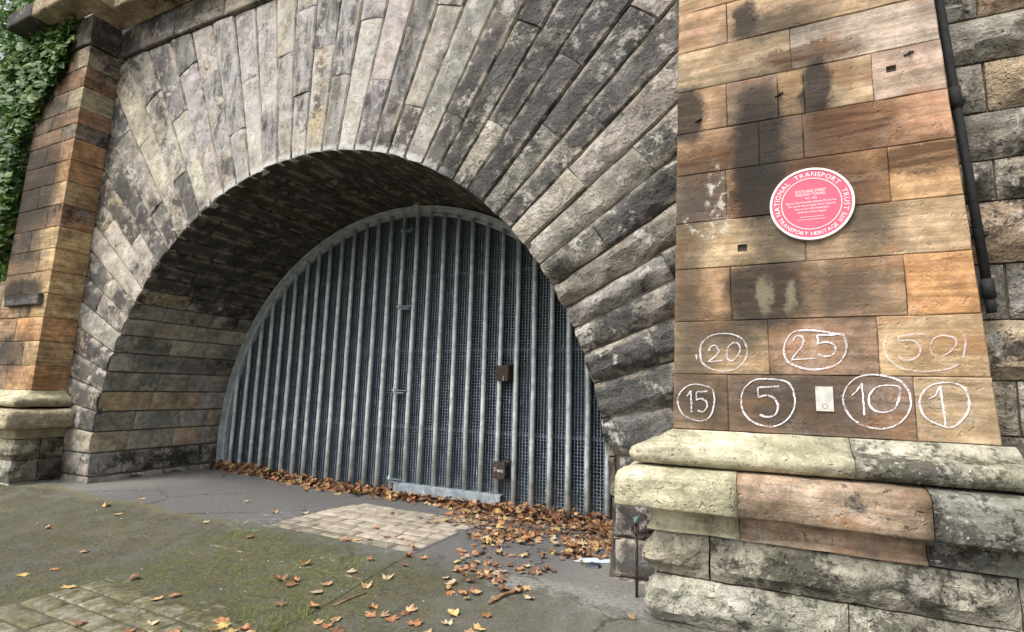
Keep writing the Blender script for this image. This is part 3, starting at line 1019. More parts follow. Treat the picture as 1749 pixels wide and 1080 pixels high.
for (z0, z1, xl, c1, c2) in ((.31, .595, -5.0, (.30, .265, .20, .25), TAN), (.02, .31, -4.85, (.31, .30, .25, .2), GREY), (-.2, .02, -5.1, (.33, .32, .27, .15), PALE)):
    sid += 10
    cx = XLB + .14
    wrapped('plinth_stone', base_l, M_PLIN, cx, cx, xl, xl, z0, z1, .30, c1, sid, yfront=PF, sgn=1, **rk)
    stone('plinth_stone', base_l, M_PLIN, quad_fn((cx, PF + .30, z0), (cx, YF, z0), (cx, YF, z1), (cx, PF + .30, z1), (1, 0, 0)), YF - PF - .30, z1 - z0, jig(c2, rl), sid + 1, **rk)
    stone('plinth_stone', base_l, M_PLIN, quad_fn((-6.3, PF, z0), (xl, PF, z0), (xl, PF, z1), (-6.3, PF, z1), (0, -1, 0)), 6.3 + xl, z1 - z0, jig(c2, rl), sid + 2, **rk)

# ---- frieze and cornice
frieze = under_portal(mesh_obj('frieze', [(-4.25, YF - .03, 6.47), (4.5, YF - .03, 6.47), (4.5, YF - .03, 6.98), (-4.25, YF - .03, 6.98)], [(0, 1, 2, 3)], M_MORT, portal))
YFR = YF - .055
fx = [-4.20, -3.72, -2.85, -1.75, -.75, .35, 1.4, 2.5, 3.5, 4.40]
for i in range(len(fx) - 1):
    stone('frieze_stone', frieze, M_CORN, quad_fn((fx[i], YFR, 6.475), (fx[i + 1], YFR, 6.475), (fx[i + 1], YFR, 6.95), (fx[i], YFR, 6.95), (0, -1, 0)), fx[i + 1] - fx[i], .475,
          jig([DARK, DARK, GREY, PALE, TAN][i % 5], rl, .1, .4), 3000 + i, amp=.004, margin=.014, arris=.014, step=.09, depth=.06)
wrapped('frieze_stone', frieze, M_CORN, -4.20, -4.20, -5.0, -5.0, 6.475, 6.95, YFR + .03, (.20, .18, .14, .42), 3020, yfront=-.03, sgn=1, amp=.004, margin=.014, arris=.014, step=.09)
stone('frieze_stone', frieze, M_CORN, quad_fn((-5.85, -.03, 6.475), (-5.0, -.03, 6.475), (-5.0, -.03, 6.95), (-5.85, -.03, 6.95), (0, -1, 0)), .85, .475, DARK, 3021, step=.09)
wrapped('frieze_stone', frieze, M_CORN, 4.38, 4.38, 5.0, 5.0, 6.475, 6.95, YFR + .03, TAN, 3022, yfront=-.03, sgn=-1, amp=.004, margin=.014, arris=.014, step=.09)
stone('frieze_stone', frieze, M_CORN, quad_fn((5.0, -.03, 6.475), (5.82, -.03, 6.475), (5.82, -.03, 6.95), (5.0, -.03, 6.95), (0, -1, 0)), .82, .475, TAN, 3023, step=.09)
CPROF = [(.02, 6.93), (.055, 6.94), (.085, 6.968), (.33, 6.972), (.352, 6.985), (.355, 7.20), (.31, 7.25), (.02, 7.32)]
cornice = under_portal(hexa('cornice', -6.0, 5.9, -6.0, 5.9, YF, YF + .8, 6.96, 7.9, M_CORN, portal, GREY))
for a, b, c in ((-6.0, -5.2, DARK), (-5.2, None, TAN)):
    if b is not None:
        moulding('cornice_stone', cornice, M_CORN, [(a, -.03, 0, -1), (b - .004, -.03, 0, -1)], CPROF, c, 51, depth=.3)
    else:
        moulding('cornice_stone', cornice, M_CORN, [(a, -.03, 0, -1), (-4.20, -.03, 1, -1), (-4.20, YFR, 1, -1), (-3.2, YFR, 0, -1)], CPROF, (.34, .27, .185, .25), 52, depth=.3)
cx = [-3.196, -2.0, -.8, .4, 1.6, 2.8]
for i in range(len(cx) - 1):
    moulding('cornice_stone', cornice, M_CORN, [(cx[i], YFR, 0, -1), (cx[i + 1] - .004, YFR, 0, -1)], CPROF, jig([TAN, BUFF, GREY][i % 3], rl), 53 + i, depth=.3)
moulding('cornice_stone', cornice, M_CORN, [(2.8, YFR, 0, -1), (4.38, YFR, -1, -1), (4.38, -.03, -1, -1), (5.9, -.03, 0, -1)], CPROF, TAN, 60, depth=.3)

# ------------------------------------------------------------------ wall to the right of the pilaster
wall_r = mesh_obj('stone_wall', [(5.6, YF + .05, -.3), (10.0, YF + .05, -.3), (10.0, YF + .05, 6.9), (5.6, YF + .05, 6.9), (5.6, YF + .8, -.3), (10.0, YF + .8, -.3), (10.0, YF + .8, 6.9), (5.6, YF + .8, 6.9)],
                  [(0, 1, 2, 3), (3, 2, 6, 7), (1, 5, 6, 2), (5, 4, 7, 6), (4, 0, 3, 7)], M_MORT)
tag(wall_r, 'rock-faced grey stone wall behind the black pipe, with deep horizontal joints', 'wall')
zr = [.56, .90, 1.24, 1.58, 1.967, 2.33, 2.75, 3.035, 3.371, 3.73, 4.06, 4.40, 4.75, 5.1, 5.45, 5.8, 6.15, 6.5, 6.9]
rw = random.Random(77)
for i in range(len(zr) - 1):
    x = 5.7
    while x < 9.9:
        L = rw.uniform(.5, 1.1) if x > 5.8 else (.55 + (.28 if i % 2 else .0))
        x1 = min(10.0, x + L)
        if 10.0 - x1 < .3:
            x1 = 10.0
        c = [PALE, PALE, GREY, TAN, PALE, GREY][rw.randrange(6)]
        if zr[i] < 2.0:
            c = [TAN, GREY, PALE][i % 3]
        big = .075 if x < 7 else .04
        stone('wall_stone', wall_r, M_WALL, quad_fn((x, YF, zr[i]), (x1, YF, zr[i]), (x1, YF, zr[i + 1]), (x, YF, zr[i + 1]), (0, -1, 0)), x1 - x, zr[i + 1] - zr[i],
              jig(c, rw, .12, .28), 4000 + sid, amp=.008, bulge=big, margin=.045, gap=.014, arris=.03, depth=.08, step=.045 if x < 6.9 else .09, jitter=.006)
        sid += 1
        x = x1

# ------------------------------------------------------------------ low wing wall to the left
wing = mesh_obj('wing_wall', [(-12, .28, -.3), (-5.7, .28, -.3), (-5.7, .28, 3.0), (-12, .28, 1.9), (-12, .8, -.3), (-5.7, .8, -.3), (-5.7, .8, 3.0), (-12, .8, 1.9)],
                [(0, 1, 2, 3), (3, 2, 6, 7), (5, 4, 7, 6), (4, 0, 3, 7)], M_MORT)
tag(wing, 'low stained wing wall with ramped top under the trees beside the left pilaster', 'wall')
zq = [-.2, .2, .6, 1.0, 1.4, 1.8, 2.2, 2.6, 3.0, 3.4]
for i in range(len(zq) - 1):
    x = -5.78 - (.25 if i % 2 else 0)
    xr = -5.70
    while xr > -9.5:
        zlim = 3.55 - .55 * ss(-5.75, -6.3, (x + xr) / 2) - .25 * max(0, -6.3 - (x + xr) / 2)
        z1 = min(zq[i + 1], zlim)
        if z1 - zq[i] > .1:
            stone('wall_stone', wing, M_PILL, quad_fn((x, .25, zq[i]), (xr, .25, zq[i]), (xr, .25, z1), (x, .25, z1), (0, -1, 0)), xr - x, z1 - zq[i],
                  jig([TAN, BROWN, BUFF][(i + int(x * 3)) % 3], rw, .1, .2), 5000 + sid, amp=.005, margin=.014, arris=.014, step=.1, depth=.3)
            sid += 1
        xr = x
        x -= rw.uniform(.45, .8)
stone('coping_stone', wing, M_PILL, quad_fn((-6.15, .10, 3.44), (-5.60, .10, 3.62), (-5.60, .10, 3.72), (-6.15, .10, 3.54), (0, -1, 0)), .57, .1, DARK, 5990, amp=.004, step=.06, depth=.4)

# ------------------------------------------------------------------ chalk numbers on the right pilaster
CHALK = {
 '20': [
  [(4.584, 1.862), (4.507, 1.845), (4.452, 1.794), (4.441, 1.718), (4.461, 1.655), (4.525, 1.615), (4.607, 1.608), (4.676, 1.631), (4.723, 1.686), (4.736, 1.754), (4.716, 1.816), (4.660, 1.852), (4.584, 1.862)],
  [(4.499, 1.743), (4.505, 1.768), (4.535, 1.781), (4.556, 1.755), (4.552, 1.724), (4.521, 1.692), (4.497, 1.670), (4.580, 1.680)],
  [(4.652, 1.798), (4.623, 1.773), (4.608, 1.724), (4.620, 1.682), (4.649, 1.680), (4.678, 1.711), (4.693, 1.754), (4.681, 1.791), (4.649, 1.801)],
  [(4.414, 1.718), (4.417, 1.686)],
 ],
 '25': [
  [(5.055, 1.872), (5.002, 1.853), (4.968, 1.800), (4.955, 1.734), (4.968, 1.680), (5.014, 1.645), (5.096, 1.622), (5.177, 1.628), (5.248, 1.657), (5.290, 1.715), (5.303, 1.772), (5.287, 1.836), (5.238, 1.848), (5.148, 1.868), (5.055, 1.872)],
  [(5.010, 1.805), (5.027, 1.832), (5.054, 1.834), (5.071, 1.810), (5.061, 1.769), (5.028, 1.727), (4.995, 1.680), (4.995, 1.680), (5.135, 1.692)],
  [(5.247, 1.839), (5.147, 1.841), (5.147, 1.841), (5.149, 1.785), (5.149, 1.785), (5.195, 1.796), (5.235, 1.778), (5.243, 1.744), (5.221, 1.712), (5.181, 1.706), (5.149, 1.721)],
 ],
 '50': [
  [(5.516, 1.842), (5.499, 1.781), (5.500, 1.725), (5.525, 1.675), (5.577, 1.631), (5.656, 1.615), (5.735, 1.618), (5.804, 1.633), (5.848, 1.659)],
  [(5.881, 1.829), (5.886, 1.776), (5.867, 1.691)],
  [(5.697, 1.835), (5.643, 1.834), (5.572, 1.824), (5.572, 1.824), (5.570, 1.791), (5.570, 1.791), (5.605, 1.801), (5.649, 1.790), (5.673, 1.746), (5.657, 1.702), (5.616, 1.680), (5.580, 1.686), (5.563, 1.708)],
  [(5.783, 1.826), (5.739, 1.805), (5.721, 1.762), (5.728, 1.718), (5.762, 1.702), (5.802, 1.723), (5.839, 1.766), (5.838, 1.808), (5.783, 1.826)],
 ],
 '15': [
  [(4.410, 1.515), (4.343, 1.495), (4.293, 1.437), (4.286, 1.379), (4.315, 1.311), (4.375, 1.277), (4.440, 1.267), (4.494, 1.301), (4.519, 1.369), (4.523, 1.443), (4.499, 1.492), (4.410, 1.515)],
  [(4.348, 1.432), (4.373, 1.470), (4.373, 1.470), (4.375, 1.401), (4.376, 1.320)],
  [(4.480, 1.467), (4.409, 1.462), (4.409, 1.462), (4.408, 1.409), (4.408, 1.409), (4.444, 1.416), (4.473, 1.398), (4.474, 1.361), (4.448, 1.329), (4.406, 1.340)],
 ],
 '5': [
  [(4.862, 1.558), (4.785, 1.553), (4.723, 1.509), (4.693, 1.436), (4.699, 1.352), (4.743, 1.288), (4.819, 1.257), (4.894, 1.261), (4.958, 1.304), (4.998, 1.375), (5.006, 1.445), (4.988, 1.515), (4.947, 1.549), (4.862, 1.558)],
  [(4.919, 1.511), (4.792, 1.501), (4.792, 1.501), (4.795, 1.439), (4.795, 1.439), (4.847, 1.452), (4.889, 1.430), (4.907, 1.384), (4.891, 1.330), (4.842, 1.313), (4.799, 1.326)],
 ],
 '10': [
  [(5.446, 1.591), (5.370, 1.584), (5.311, 1.544), (5.273, 1.476), (5.270, 1.408), (5.300, 1.337), (5.354, 1.290), (5.437, 1.271), (5.511, 1.288), (5.567, 1.333), (5.602, 1.399), (5.606, 1.463), (5.588, 1.528), (5.537, 1.570), (5.446, 1.591)],
  [(5.316, 1.466), (5.347, 1.500), (5.370, 1.540), (5.370, 1.540), (5.372, 1.445), (5.374, 1.348)],
  [(5.489, 1.531), (5.437, 1.513), (5.406, 1.468), (5.403, 1.413), (5.434, 1.376), (5.488, 1.373), (5.531, 1.401), (5.553, 1.462), (5.556, 1.521), (5.489, 1.531)],
 ],
 '1': [
  [(5.773, 1.551), (5.712, 1.536), (5.665, 1.486), (5.650, 1.422), (5.665, 1.359), (5.714, 1.319), (5.781, 1.297), (5.833, 1.335), (5.871, 1.399), (5.877, 1.461), (5.863, 1.518), (5.823, 1.548), (5.773, 1.551)],
  [(5.693, 1.455), (5.725, 1.477), (5.753, 1.531), (5.753, 1.531), (5.755, 1.447), (5.760, 1.363), (5.762, 1.301)],
 ],
}
CHALK_ALPHA = {'20': .72, '25': .9, '50': .42, '15': .72, '5': .95, '10': .95, '1': .8}


def catmull(pts, n=7):
    """smooth through the points; a doubled point makes a corner"""
    segs, cur = [], [pts[0]]
    for p in pts[1:]:
        if p == cur[-1]:
            segs.append(cur)
            cur = [p]
        else:
            cur.append(p)
    segs.append(cur)
    out = []
    for s in segs:
        if len(s) < 2:
            continue
        closed = s[0] == s[-1] and len(s) > 3
        for i in range(len(s) - 1):
            p0 = s[i - 1] if i else (s[-2] if closed else s[0])
            p1, p2 = s[i], s[i + 1]
            p3 = s[i + 2] if i + 2 < len(s) else (s[1] if closed else s[-1])
            for k in range(n):
                t = k / n
                out.append(tuple(.5 * (2 * p1[q] + (p2[q] - p0[q]) * t + (2 * p0[q] - 5 * p1[q] + 4 * p2[q] - p3[q]) * t * t
                                       + (3 * p1[q] - p0[q] - 3 * p2[q] + p3[q]) * t ** 3) for q in (0, 1)))
        out.append(s[-1])
    return out


rc = random.Random(3)
for key, lines in CHALK.items():
    b = MB()
    for ln in lines:
        pts = catmull([tuple(p) for p in ln])
        for pss in range(3):
            dx, dz = (pss - 1) * .0028 + rc.uniform(-.0015, .0015), (pss - 1) * .0018 + rc.uniform(-.002, .002)
            V = []
            for i, p in enumerate(pts):
                a, c = pts[max(0, i - 1)], pts[min(len(pts) - 1, i + 1)]
                tx, tz = c[0] - a[0], c[1] - a[1]
                L = math.hypot(tx, tz) or 1
                w = .0023 * (1 + .6 * noise.noise(Vector((p[0] * 25, p[1] * 25, pss * 5.0))))
                nx, nz = -tz / L * w, tx / L * w
                ox = dx + .0042 * noise.noise(Vector((p[0] * 40, p[1] * 40, 9.0 + pss)))
                y = -.0062 - .0006 * pss
                V += [(p[0] + ox + nx, y, p[1] + dz + nz), (p[0] + ox - nx, y, p[1] + dz - nz)]
            b.add(V, [(2 * i, 2 * i + 1, 2 * i + 3, 2 * i + 2) for i in range(len(pts) - 1)])
    o = b.build('chalk_number', M_CHALK, pil_r, color=(1, 1, 1, CHALK_ALPHA[key]))
    o['label'] = 'chalk number %s in a hand-drawn ring' % key

# ------------------------------------------------------------------ text helper
def text_mesh(s, size=1.0):
    cu = bpy.data.curves.new('text', 'FONT')
    cu.body = s
    cu.size = size
    cu.resolution_u = 3
    o = bpy.data.objects.new('text', cu)
    COL.objects.link(o)
    bpy.context.view_layer.update()
    me = bpy.data.meshes.new_from_object(o)
    v = [tuple(q.co) for q in me.vertices]
    f = [tuple(p.vertices) for p in me.polygons]
    bpy.data.objects.remove(o)
    bpy.data.curves.remove(cu)
    bpy.data.meshes.remove(me)
    return v, f


# ------------------------------------------------------------------ round plaque
PX, PZ, PR = 5.152, 2.704, .243
plaque = empty('plaque', (PX, 0, PZ))
tag(plaque, 'round pink-red plaque with white rim and white raised lettering on the pilaster', 'plaque')


def disc(r, y0, y1, n=64):
    b = MB()
    v = [(r * math.cos(2 * math.pi * k / n), y1, r * math.sin(2 * math.pi * k / n)) for k in range(n)] \
        + [(r * math.cos(2 * math.pi * k / n), y0, r * math.sin(2 * math.pi * k / n)) for k in range(n)]
    b.add(v, [tuple(range(n, 2 * n))] + [(k, (k + 1) % n, n + (k + 1) % n, n + k) for k in range(n)])
    return b


def ring(ra, rb, y0, y1, n=64):
    b = MB()
    v = []
    for k in range(n):
        c, s = math.cos(2 * math.pi * k / n), math.sin(2 * math.pi * k / n)
        v += [(ra * c, y1, ra * s), (ra * c, y0, ra * s), (rb * c, y0, rb * s), (rb * c, y1, rb * s)]
    f = []
    for k in range(n):
        a, c = 4 * k, 4 * ((k + 1) % n)
        for q in range(3):
            f.append((a + q, c + q, c + q + 1, a + q + 1))
    b.add(v, f)
    return b


disc(PR - .004, -.022, .004).build('plate', M_PINK, plaque)
ring(PR - .0135, PR, -.027, .004).build('rim', M_WHITE, plaque)
ring(.170, .1745, -.0245, -.02).build('inner_ring', M_WHITE, plaque)


def ring_text(s, radius, size, a_mid, top=True):
    """letters round a circle; a_mid in degrees"""
    b = MB()
    glyphs = []
    for ch in s:
        if ch == ' ':
            glyphs.append((None, size * .42))
        else:
            v, f = text_mesh(ch, size)
            x0, x1 = min(q[0] for q in v), max(q[0] for q in v)
            glyphs.append((([(q[0] - (x0 + x1) / 2, q[1]) for q in v], f), (x1 - x0) + size * .13))
    tot = sum(g[1] for g in glyphs)
    acc = 0
    for g, w in glyphs:
        mid = acc + w / 2 - tot / 2
        acc += w
        if g is None:
            continue
        a = rad(a_mid) - mid / radius if top else rad(a_mid) + mid / radius
        rx, rz = math.cos(a), math.sin(a)
        tx, tz = (rz, -rx) if top else (-rz, rx)
        vv = []
        for (x, y) in g[0]:
            h = y if top else -y
            rr = radius + h
            vv.append((rr * rx + x * tx, -.0245, rr * rz + x * tz))
        b.add(vv, g[1])
    return b


ring_text('NATIONAL  TRANSPORT  TRUST', .186, .043, 90).build('lettering', M_WHITE, plaque)
ring_text('TRANSPORT HERITAGE SITE', .216, .036, -90, False).build('lettering', M_WHITE, plaque)
for (s, z, w, h) in (('SCOTLAND STREET', .078, .178, .021), ('RAILWAY TUNNEL', .055, .172, .021), ('1847 - 1868', .033, .066, .013),
                     ('Built to link Waverley with the Fife ferries,', .006, .288, .0165), ('this tunnel was so steep that it required', -.016, .272, .0165),
                     ('trains to be cable hauled by a', -.038, .20, .0165), ('stationary steam engine', -.060, .162, .0165)):
    v, f = text_mesh(s, 1.0)
    x0, x1 = min(q[0] for q in v), max(q[0] for q in v)
    k = w / (x1 - x0)
    b = MB()
    b.add([((q[0] - (x0 + x1) / 2) * k, -.0245, z + q[1] * h * 1.25) for q in v], f)
    b.build('lettering', M_WHITE, plaque)
b = MB()
b.box(-.066, .066, -.0242, -.02, -.089, -.0865)
b.box(-.078, .078, -.0242, -.02, -.107, -.1045)
b.build('ruled_line', M_WHITE, plaque)

# ------------------------------------------------------------------ small card among the chalk numbers
card = empty('card_sign', (5.169, -.004, 1.362))
tag(card, 'small white card with a grey ring, fixed between chalk numbers 5 and 10', 'sign')
b = MB()
b.box(-.048, .048, -.008, .002, 0, .152)
bevel(b.build('card', M_CARD, card), .0015, 1)
rb_ = ring(.012, .0165, -.0095, -.007, 28)
o = rb_.build('printed_ring', M_GREY, card)
o.location = (0, 0, .032)

# ------------------------------------------------------------------ black pipe beside the pilaster
pipe = empty('drain_pipe', (6.112, .30, 1.97))
tag(pipe, 'thin black iron pipe running down between the pilaster and the rock-faced wall', 'pipe')
def pp(z):
    return (6.112 - .053 * (z - 1.97) - 6.112, 0, z - 1.97)
b = MB()
b.tube([pp(z) for z in (2.12, 3.0, 4.0, 5.0, 6.9)], .026, 12)
b.build('pipe', M_PIPE, pipe, True)
for z in (3.42, 5.3):
    b = MB()
    b.tube([pp(z - .07), pp(z + .07)], .035, 12)
    b.build('collar', M_PIPE, pipe, True)
b = MB()
b.tube([pp(2.20), pp(2.08)], .036, 12)
b.tube([pp(2.1), pp(1.99)], .026, 10)
b.build('shoe', M_PIPE, pipe, True)
b = MB()
for z in (2.5, 3.42, 4.4, 5.3, 6.2):
    x = pp(z)
    b.box(x[0] - .06, x[0] + .06, .02, .15, x[2] - .012, x[2] + .012)
b.build('bracket', M_PIPE, pipe)

# ------------------------------------------------------------------ iron stay beside the plinth
rod = empty('iron_stay', (3.955, .17, gz(3.955, .17)))
tag(rod, 'thin rusty upright iron bar with ring and green cap beside the plinth', 'iron bar')
b = MB()
b.tube([(0, 0, -.03), (.002, 0, .25), (0, 0, .50)], .010, 8)
b.build('bar', M_RUST, rod, True)
b = MB()
b.tube([(0, -.02, .44), (.018, -.02, .455), (.024, -.02, .48), (.016, -.02, .505), (0, -.02, .512), (-.018, -.02, .50), (-.024, -.02, .478), (-.016, -.02, .45), (0, -.02, .44)], .006, 6)
b.tube([(0, -.02, .44), (.06, .0, .455), (.13, .02, .46)], .012, 7)
b.build('ring', M_RUST, rod, True)
b = MB()
b.tube([(0, 0, .505), (0, 0, .52), (0, 0, .545), (0, 0, .552)], [.014, .021, .018, .004], 10)
b.build('cap', M_PATINA, rod, True)

# ------------------------------------------------------------------ the gate
gate = empty('metal_gate', (0, Y_GATE, -.085))
tag(gate, 'half-round galvanised steel gate of upright round bars over wire mesh closing the tunnel', 'gate')
G0 = -.085
RG = R_ARCH - .02


def gate_top(x, r):
    return math.sqrt(max(0, r * r - x * x)) + ZC - G0


def arc_band(r0, r1, y0, y1, t0=-9, t1=189, n=90):
    b = MB()
    v = []
    for i in range(n + 1):
        t = rad(t0 + (t1 - t0) * i / n)
        c, s = math.cos(t), math.sin(t)
        v += [(r0 * c, y0, ZC - G0 + r0 * s), (r1 * c, y0, ZC - G0 + r1 * s), (r1 * c, y1, ZC - G0 + r1 * s), (r0 * c, y1, ZC - G0 + r0 * s)]
    f = []
    for i in range(n):
        for q in range(4):
            f.append((4 * i + q, 4 * i + (q + 1) % 4, 4 * i + 4 + (q + 1) % 4, 4 * i + 4 + q))
    b.add(v, f)
    return b


arc_band(RG - .125, RG - .015, .045, .06).build('rim', M_BAR, gate)
arc_band(RG - .018, RG - .004, -.05, .055).build('rim', M_BAR, gate)
arc_band(RG - .135, RG - .120, -.01, .06).build('rim', M_BAR, gate)
SP = .241
for k in range(-14, 15):
    x = k * SP
    top = gate_top(x, RG - .09)
    if top < .3:
        continue
    door = 1 <= k <= 7
    z0 = .20 if door else -.02
    b = MB()
    if abs(k) == 14:
        top -= .0
    wob = [rs.uniform(-.006, .006) for _ in range(5)]
    zz = [z0 + (top - z0) * q / 4 for q in range(5)]
    b.tube([(x + wob[q], wob[(q + 2) % 5] * .6, zz[q]) for q in range(5)], .033, 10)
    b.build('bar', M_BAR, gate, True)
# wire mesh: far too fine to part, one object
b = MB()
pit, wv = .041, .0046
i = -int(RG / pit)
while i * pit < RG - .1:
    x = i * pit
    top = gate_top(x, RG - .10)
    if top > .25:
        b.box(x - wv, x + wv, .066, .081, -.02, top)
    i += 1
z = .0
while z < ZC - G0 + RG - .12:
    w = math.sqrt(max(0.0, (RG - .10) ** 2 - max(0.0, z + G0 - ZC) ** 2))
    if w > .1:
        b.box(-w, w, .0815, .089, z - wv, z + wv)
    z += pit
screen = b.build('mesh_screen', M_WIRE, gate)
screen['kind'] = 'stuff'
# stiffening flats behind the mesh
for z in (.95, 2.05, 3.15):
    w = math.sqrt((RG - .1) ** 2 - max(0.0, z + G0 - ZC) ** 2)
    b = MB()
    b.box(-w, w, .092, .10, z - .02, z + .02)
    b.build('cross_flat', M_WIRE, gate)
# door: sill rail, hinges, lock boxes
b = MB()
b.box(.10, 1.77, -.055, .04, .185, .20)
b.box(.10, 1.77, -.058, -.046, .07, .185)
bevel(b.build('door_rail', M_RAIL, gate), .003, 1)
for z in (3.86, 2.695, 1.475, .24):
    h = MB()
    h.box(-.05, .235, -.045, -.025, z - .008, z + .008)
    h.box(.05, .19, -.06, -.012, z - .045, z - .026)
    hn = h.build('hinge', M_WIRE, gate)
    h = MB()
    h.tube([(.0, -.035, z - .05), (.0, -.035, z + .035)], .014, 8)
    h.build('pin', M_BAR, hn, True)
for (z, wd, lab) in ((1.735, .19, 0), (.510, .175, 1)):
    h = MB()
    h.box(1.672, 1.672 + wd, -.11, .035, z - .10, z + .10)
    lb = bevel(h.build('lock_box', M_RUST, gate), .006, 1)
    h = MB()
    h.box(1.80, 1.80 + .09, -.075, .03, z + .102, z + .125)
    h.build('lid', M_RUST, lb)
    if lab:
        v, f = text_mesh('Two', .075)
        x0, x1 = min(q[0] for q in v), max(q[0] for q in v)
        h = MB()
        h.add([(1.672 + wd / 2 + q[0] - (x0 + x1) / 2, -.112, z - .02 + q[1]) for q in v], f)
        h.build('chalk_word', M_CHALK, lb, color=(1, 1, 1, .8))
h = MB()
h.box(1.90, 2.02, .04, .065, 1.90, 1.92)
h.box(1.975, 1.985, .088, .092, .4, 1.9)
h.build('strike_plate', M_RUST, gate)
h = MB()
h.box(.19, .275, -.07, .05, 4.10, 4.235)
h.build('top_bracket', M_BAR, gate)

# ------------------------------------------------------------------ setts
yy = [-3.4 + .25 * i for i in range(21)]
pv, pf = [], []
for y in yy:
    for x in (.18, .6, 1.1, 1.6, 2.02):
        pv.append((x, y, gz(x, y) + .004))
for j in range(len(yy) - 1):
    for i in range(4):
        pf.append((j * 5 + i, j * 5 + i + 1, j * 5 + i + 6, j * 5 + i + 5))


path = mesh_obj('sett_path', pv, pf, M_GROUND)
path['kind'] = 'structure'
rg = random.Random(14)
y = -3.3
row = 0
while y < 1.55:
    wy_ = rg.uniform(.145, .185)
    x = .20 + (0 if row % 2 else rg.uniform(-.12, -.06)) + .02 * noise.noise(Vector((y, 2, 0)))
    while x < 1.9:
        L = rg.uniform(.22, .34)
        x1 = min(2.0, x + L)
        xx0 = max(x, .19)
        if x1 - xx0 > .09:
            zc = gz((xx0 + x1) / 2, y + wy_ / 2)
            mossy = ss(.3, -.1, y) * ss(-1.6, -1.1, y)
            hgt = .012 - .017 * mossy
            c = rg.uniform(.8, 1.15)
            tone = (.36 * c, .315 * c, .255 * c, 1) if y > .1 else (.27 * c, .25 * c, .20 * c, 1)
            fnq = quad_fn((xx0, y, zc), (x1, y, zc), (x1, y + wy_, zc), (xx0, y + wy_, zc), (0, 0, 1))
            stone('sett', path, M_SETT, fnq, x1 - xx0, wy_, tone, 6000 + row * 20 + int(x * 7), amp=.003, margin=.014, gap=.014, arris=.009, depth=.03, step=.06,
                  jitter=.005, proud=hgt + rg.uniform(-.002, .003), nscale=6)
        x = x1
    y += wy_
    row += 1

# ------------------------------------------------------------------ fallen leaves
LEAF_COL = {'o': (.36, .18, .085), 't': (.42, .275, .155), 'b': (.20, .105, .06), 'y': (.47, .33, .13), 'p': (.46, .37, .24)}
LEAF_WORD = {'o': 'orange-brown', 't': 'tan', 'b': 'dark brown', 'y': 'yellow', 'p': 'pale straw-coloured'}
LEAVES = [ (-0.43, -1.55, 'y'), (-0.37, -1.37, 'o'), (0.21, -1.54, 'y'), (-0.67, -1.02, 't'), (-1.78, -0.80, 't'), (-2.01, -0.16, 'y'), (-2.07, 0.27, 'y'), (-1.57, -0.28, 't'), (1.37, -0.43, 'o'), (1.80, -0.15, 'o'), (2.16, -0.36, 'p'), (0.41, -1.19, 'b'), (1.00, -1.25, 'o'), (0.95, -1.37, 't'), (0.41, -0.20, 'o'), (1.42, -0.71, 'b'), (1.54, -0.74, 'b'), (1.54, -0.67, 'o'), (1.98, -0.91, 'o'), (2.17, -1.08, 't'), (1.75, -0.99, 'b'), (1.26, 0.16, 't'), (-0.92, 0.81, 't'), (-0.15, 0.57, 't'), (0.12, 0.74, 'p'), (1.83, -0.40, 'p'), (2.10, -0.53, 't'), (2.25, -1.07, 'o'), (2.24, -0.98, 't'), (2.36, -0.75, 'o'), (2.48, -0.80, 't'), (2.55, -0.81, 'o'), (2.41, -0.83, 'o'), (2.59, -0.73, 'b'), (2.60, -0.67, 't'), (2.74, -0.81, 'o'), (2.89, -0.89, 't'), (2.70, -1.00, 'o'), (3.11, -0.76, 't'), (3.12, -0.54, 'o'), (2.91, -0.61, 'y'), (2.93, -0.72, 'p'), (1.84, -0.74, 'p'), (1.55, -1.61, 'o'), (1.71, -1.45, 'o'), (1.71, -1.39, 'y'), (1.82, -1.43, 'y'), (1.64, -1.36, 'o'), (1.87, -1.37, 'o'), (1.94, -1.39, 't'), (1.31, -1.74, 'o'), (1.42, -1.70, 't'), (0.94, -1.81, 'b'), (1.31, -1.60, 'p'), (3.18, -0.17, 'o'), (3.29, -0.21, 'p'), (3.20, -0.10, 't'), (4.00, -0.18, 't'), (3.10, 0.22, 'b'), (3.15, -0.68, 'y'), (3.07, -0.18, 'b'), (2.17, 0.12, 'o'), (1.77, 0.46, 'p'), (1.95, 0.26, 't'), (1.52, 0.43, 'b'), (1.69, 0.43, 'b'), (1.44, 0.27, 'b'), (1.61, 1.14, 'b'), (0.97, 1.21, 'b'), (1.21, 0.62, 'o'), (1.34, 0.22, 't'), (1.23, 0.15, 't'), (1.33, 1.27, 'b'), (1.81, -0.63, 't'), (-0.43, -0.06, 'p'), (2.36, -1.11, 'b') ]


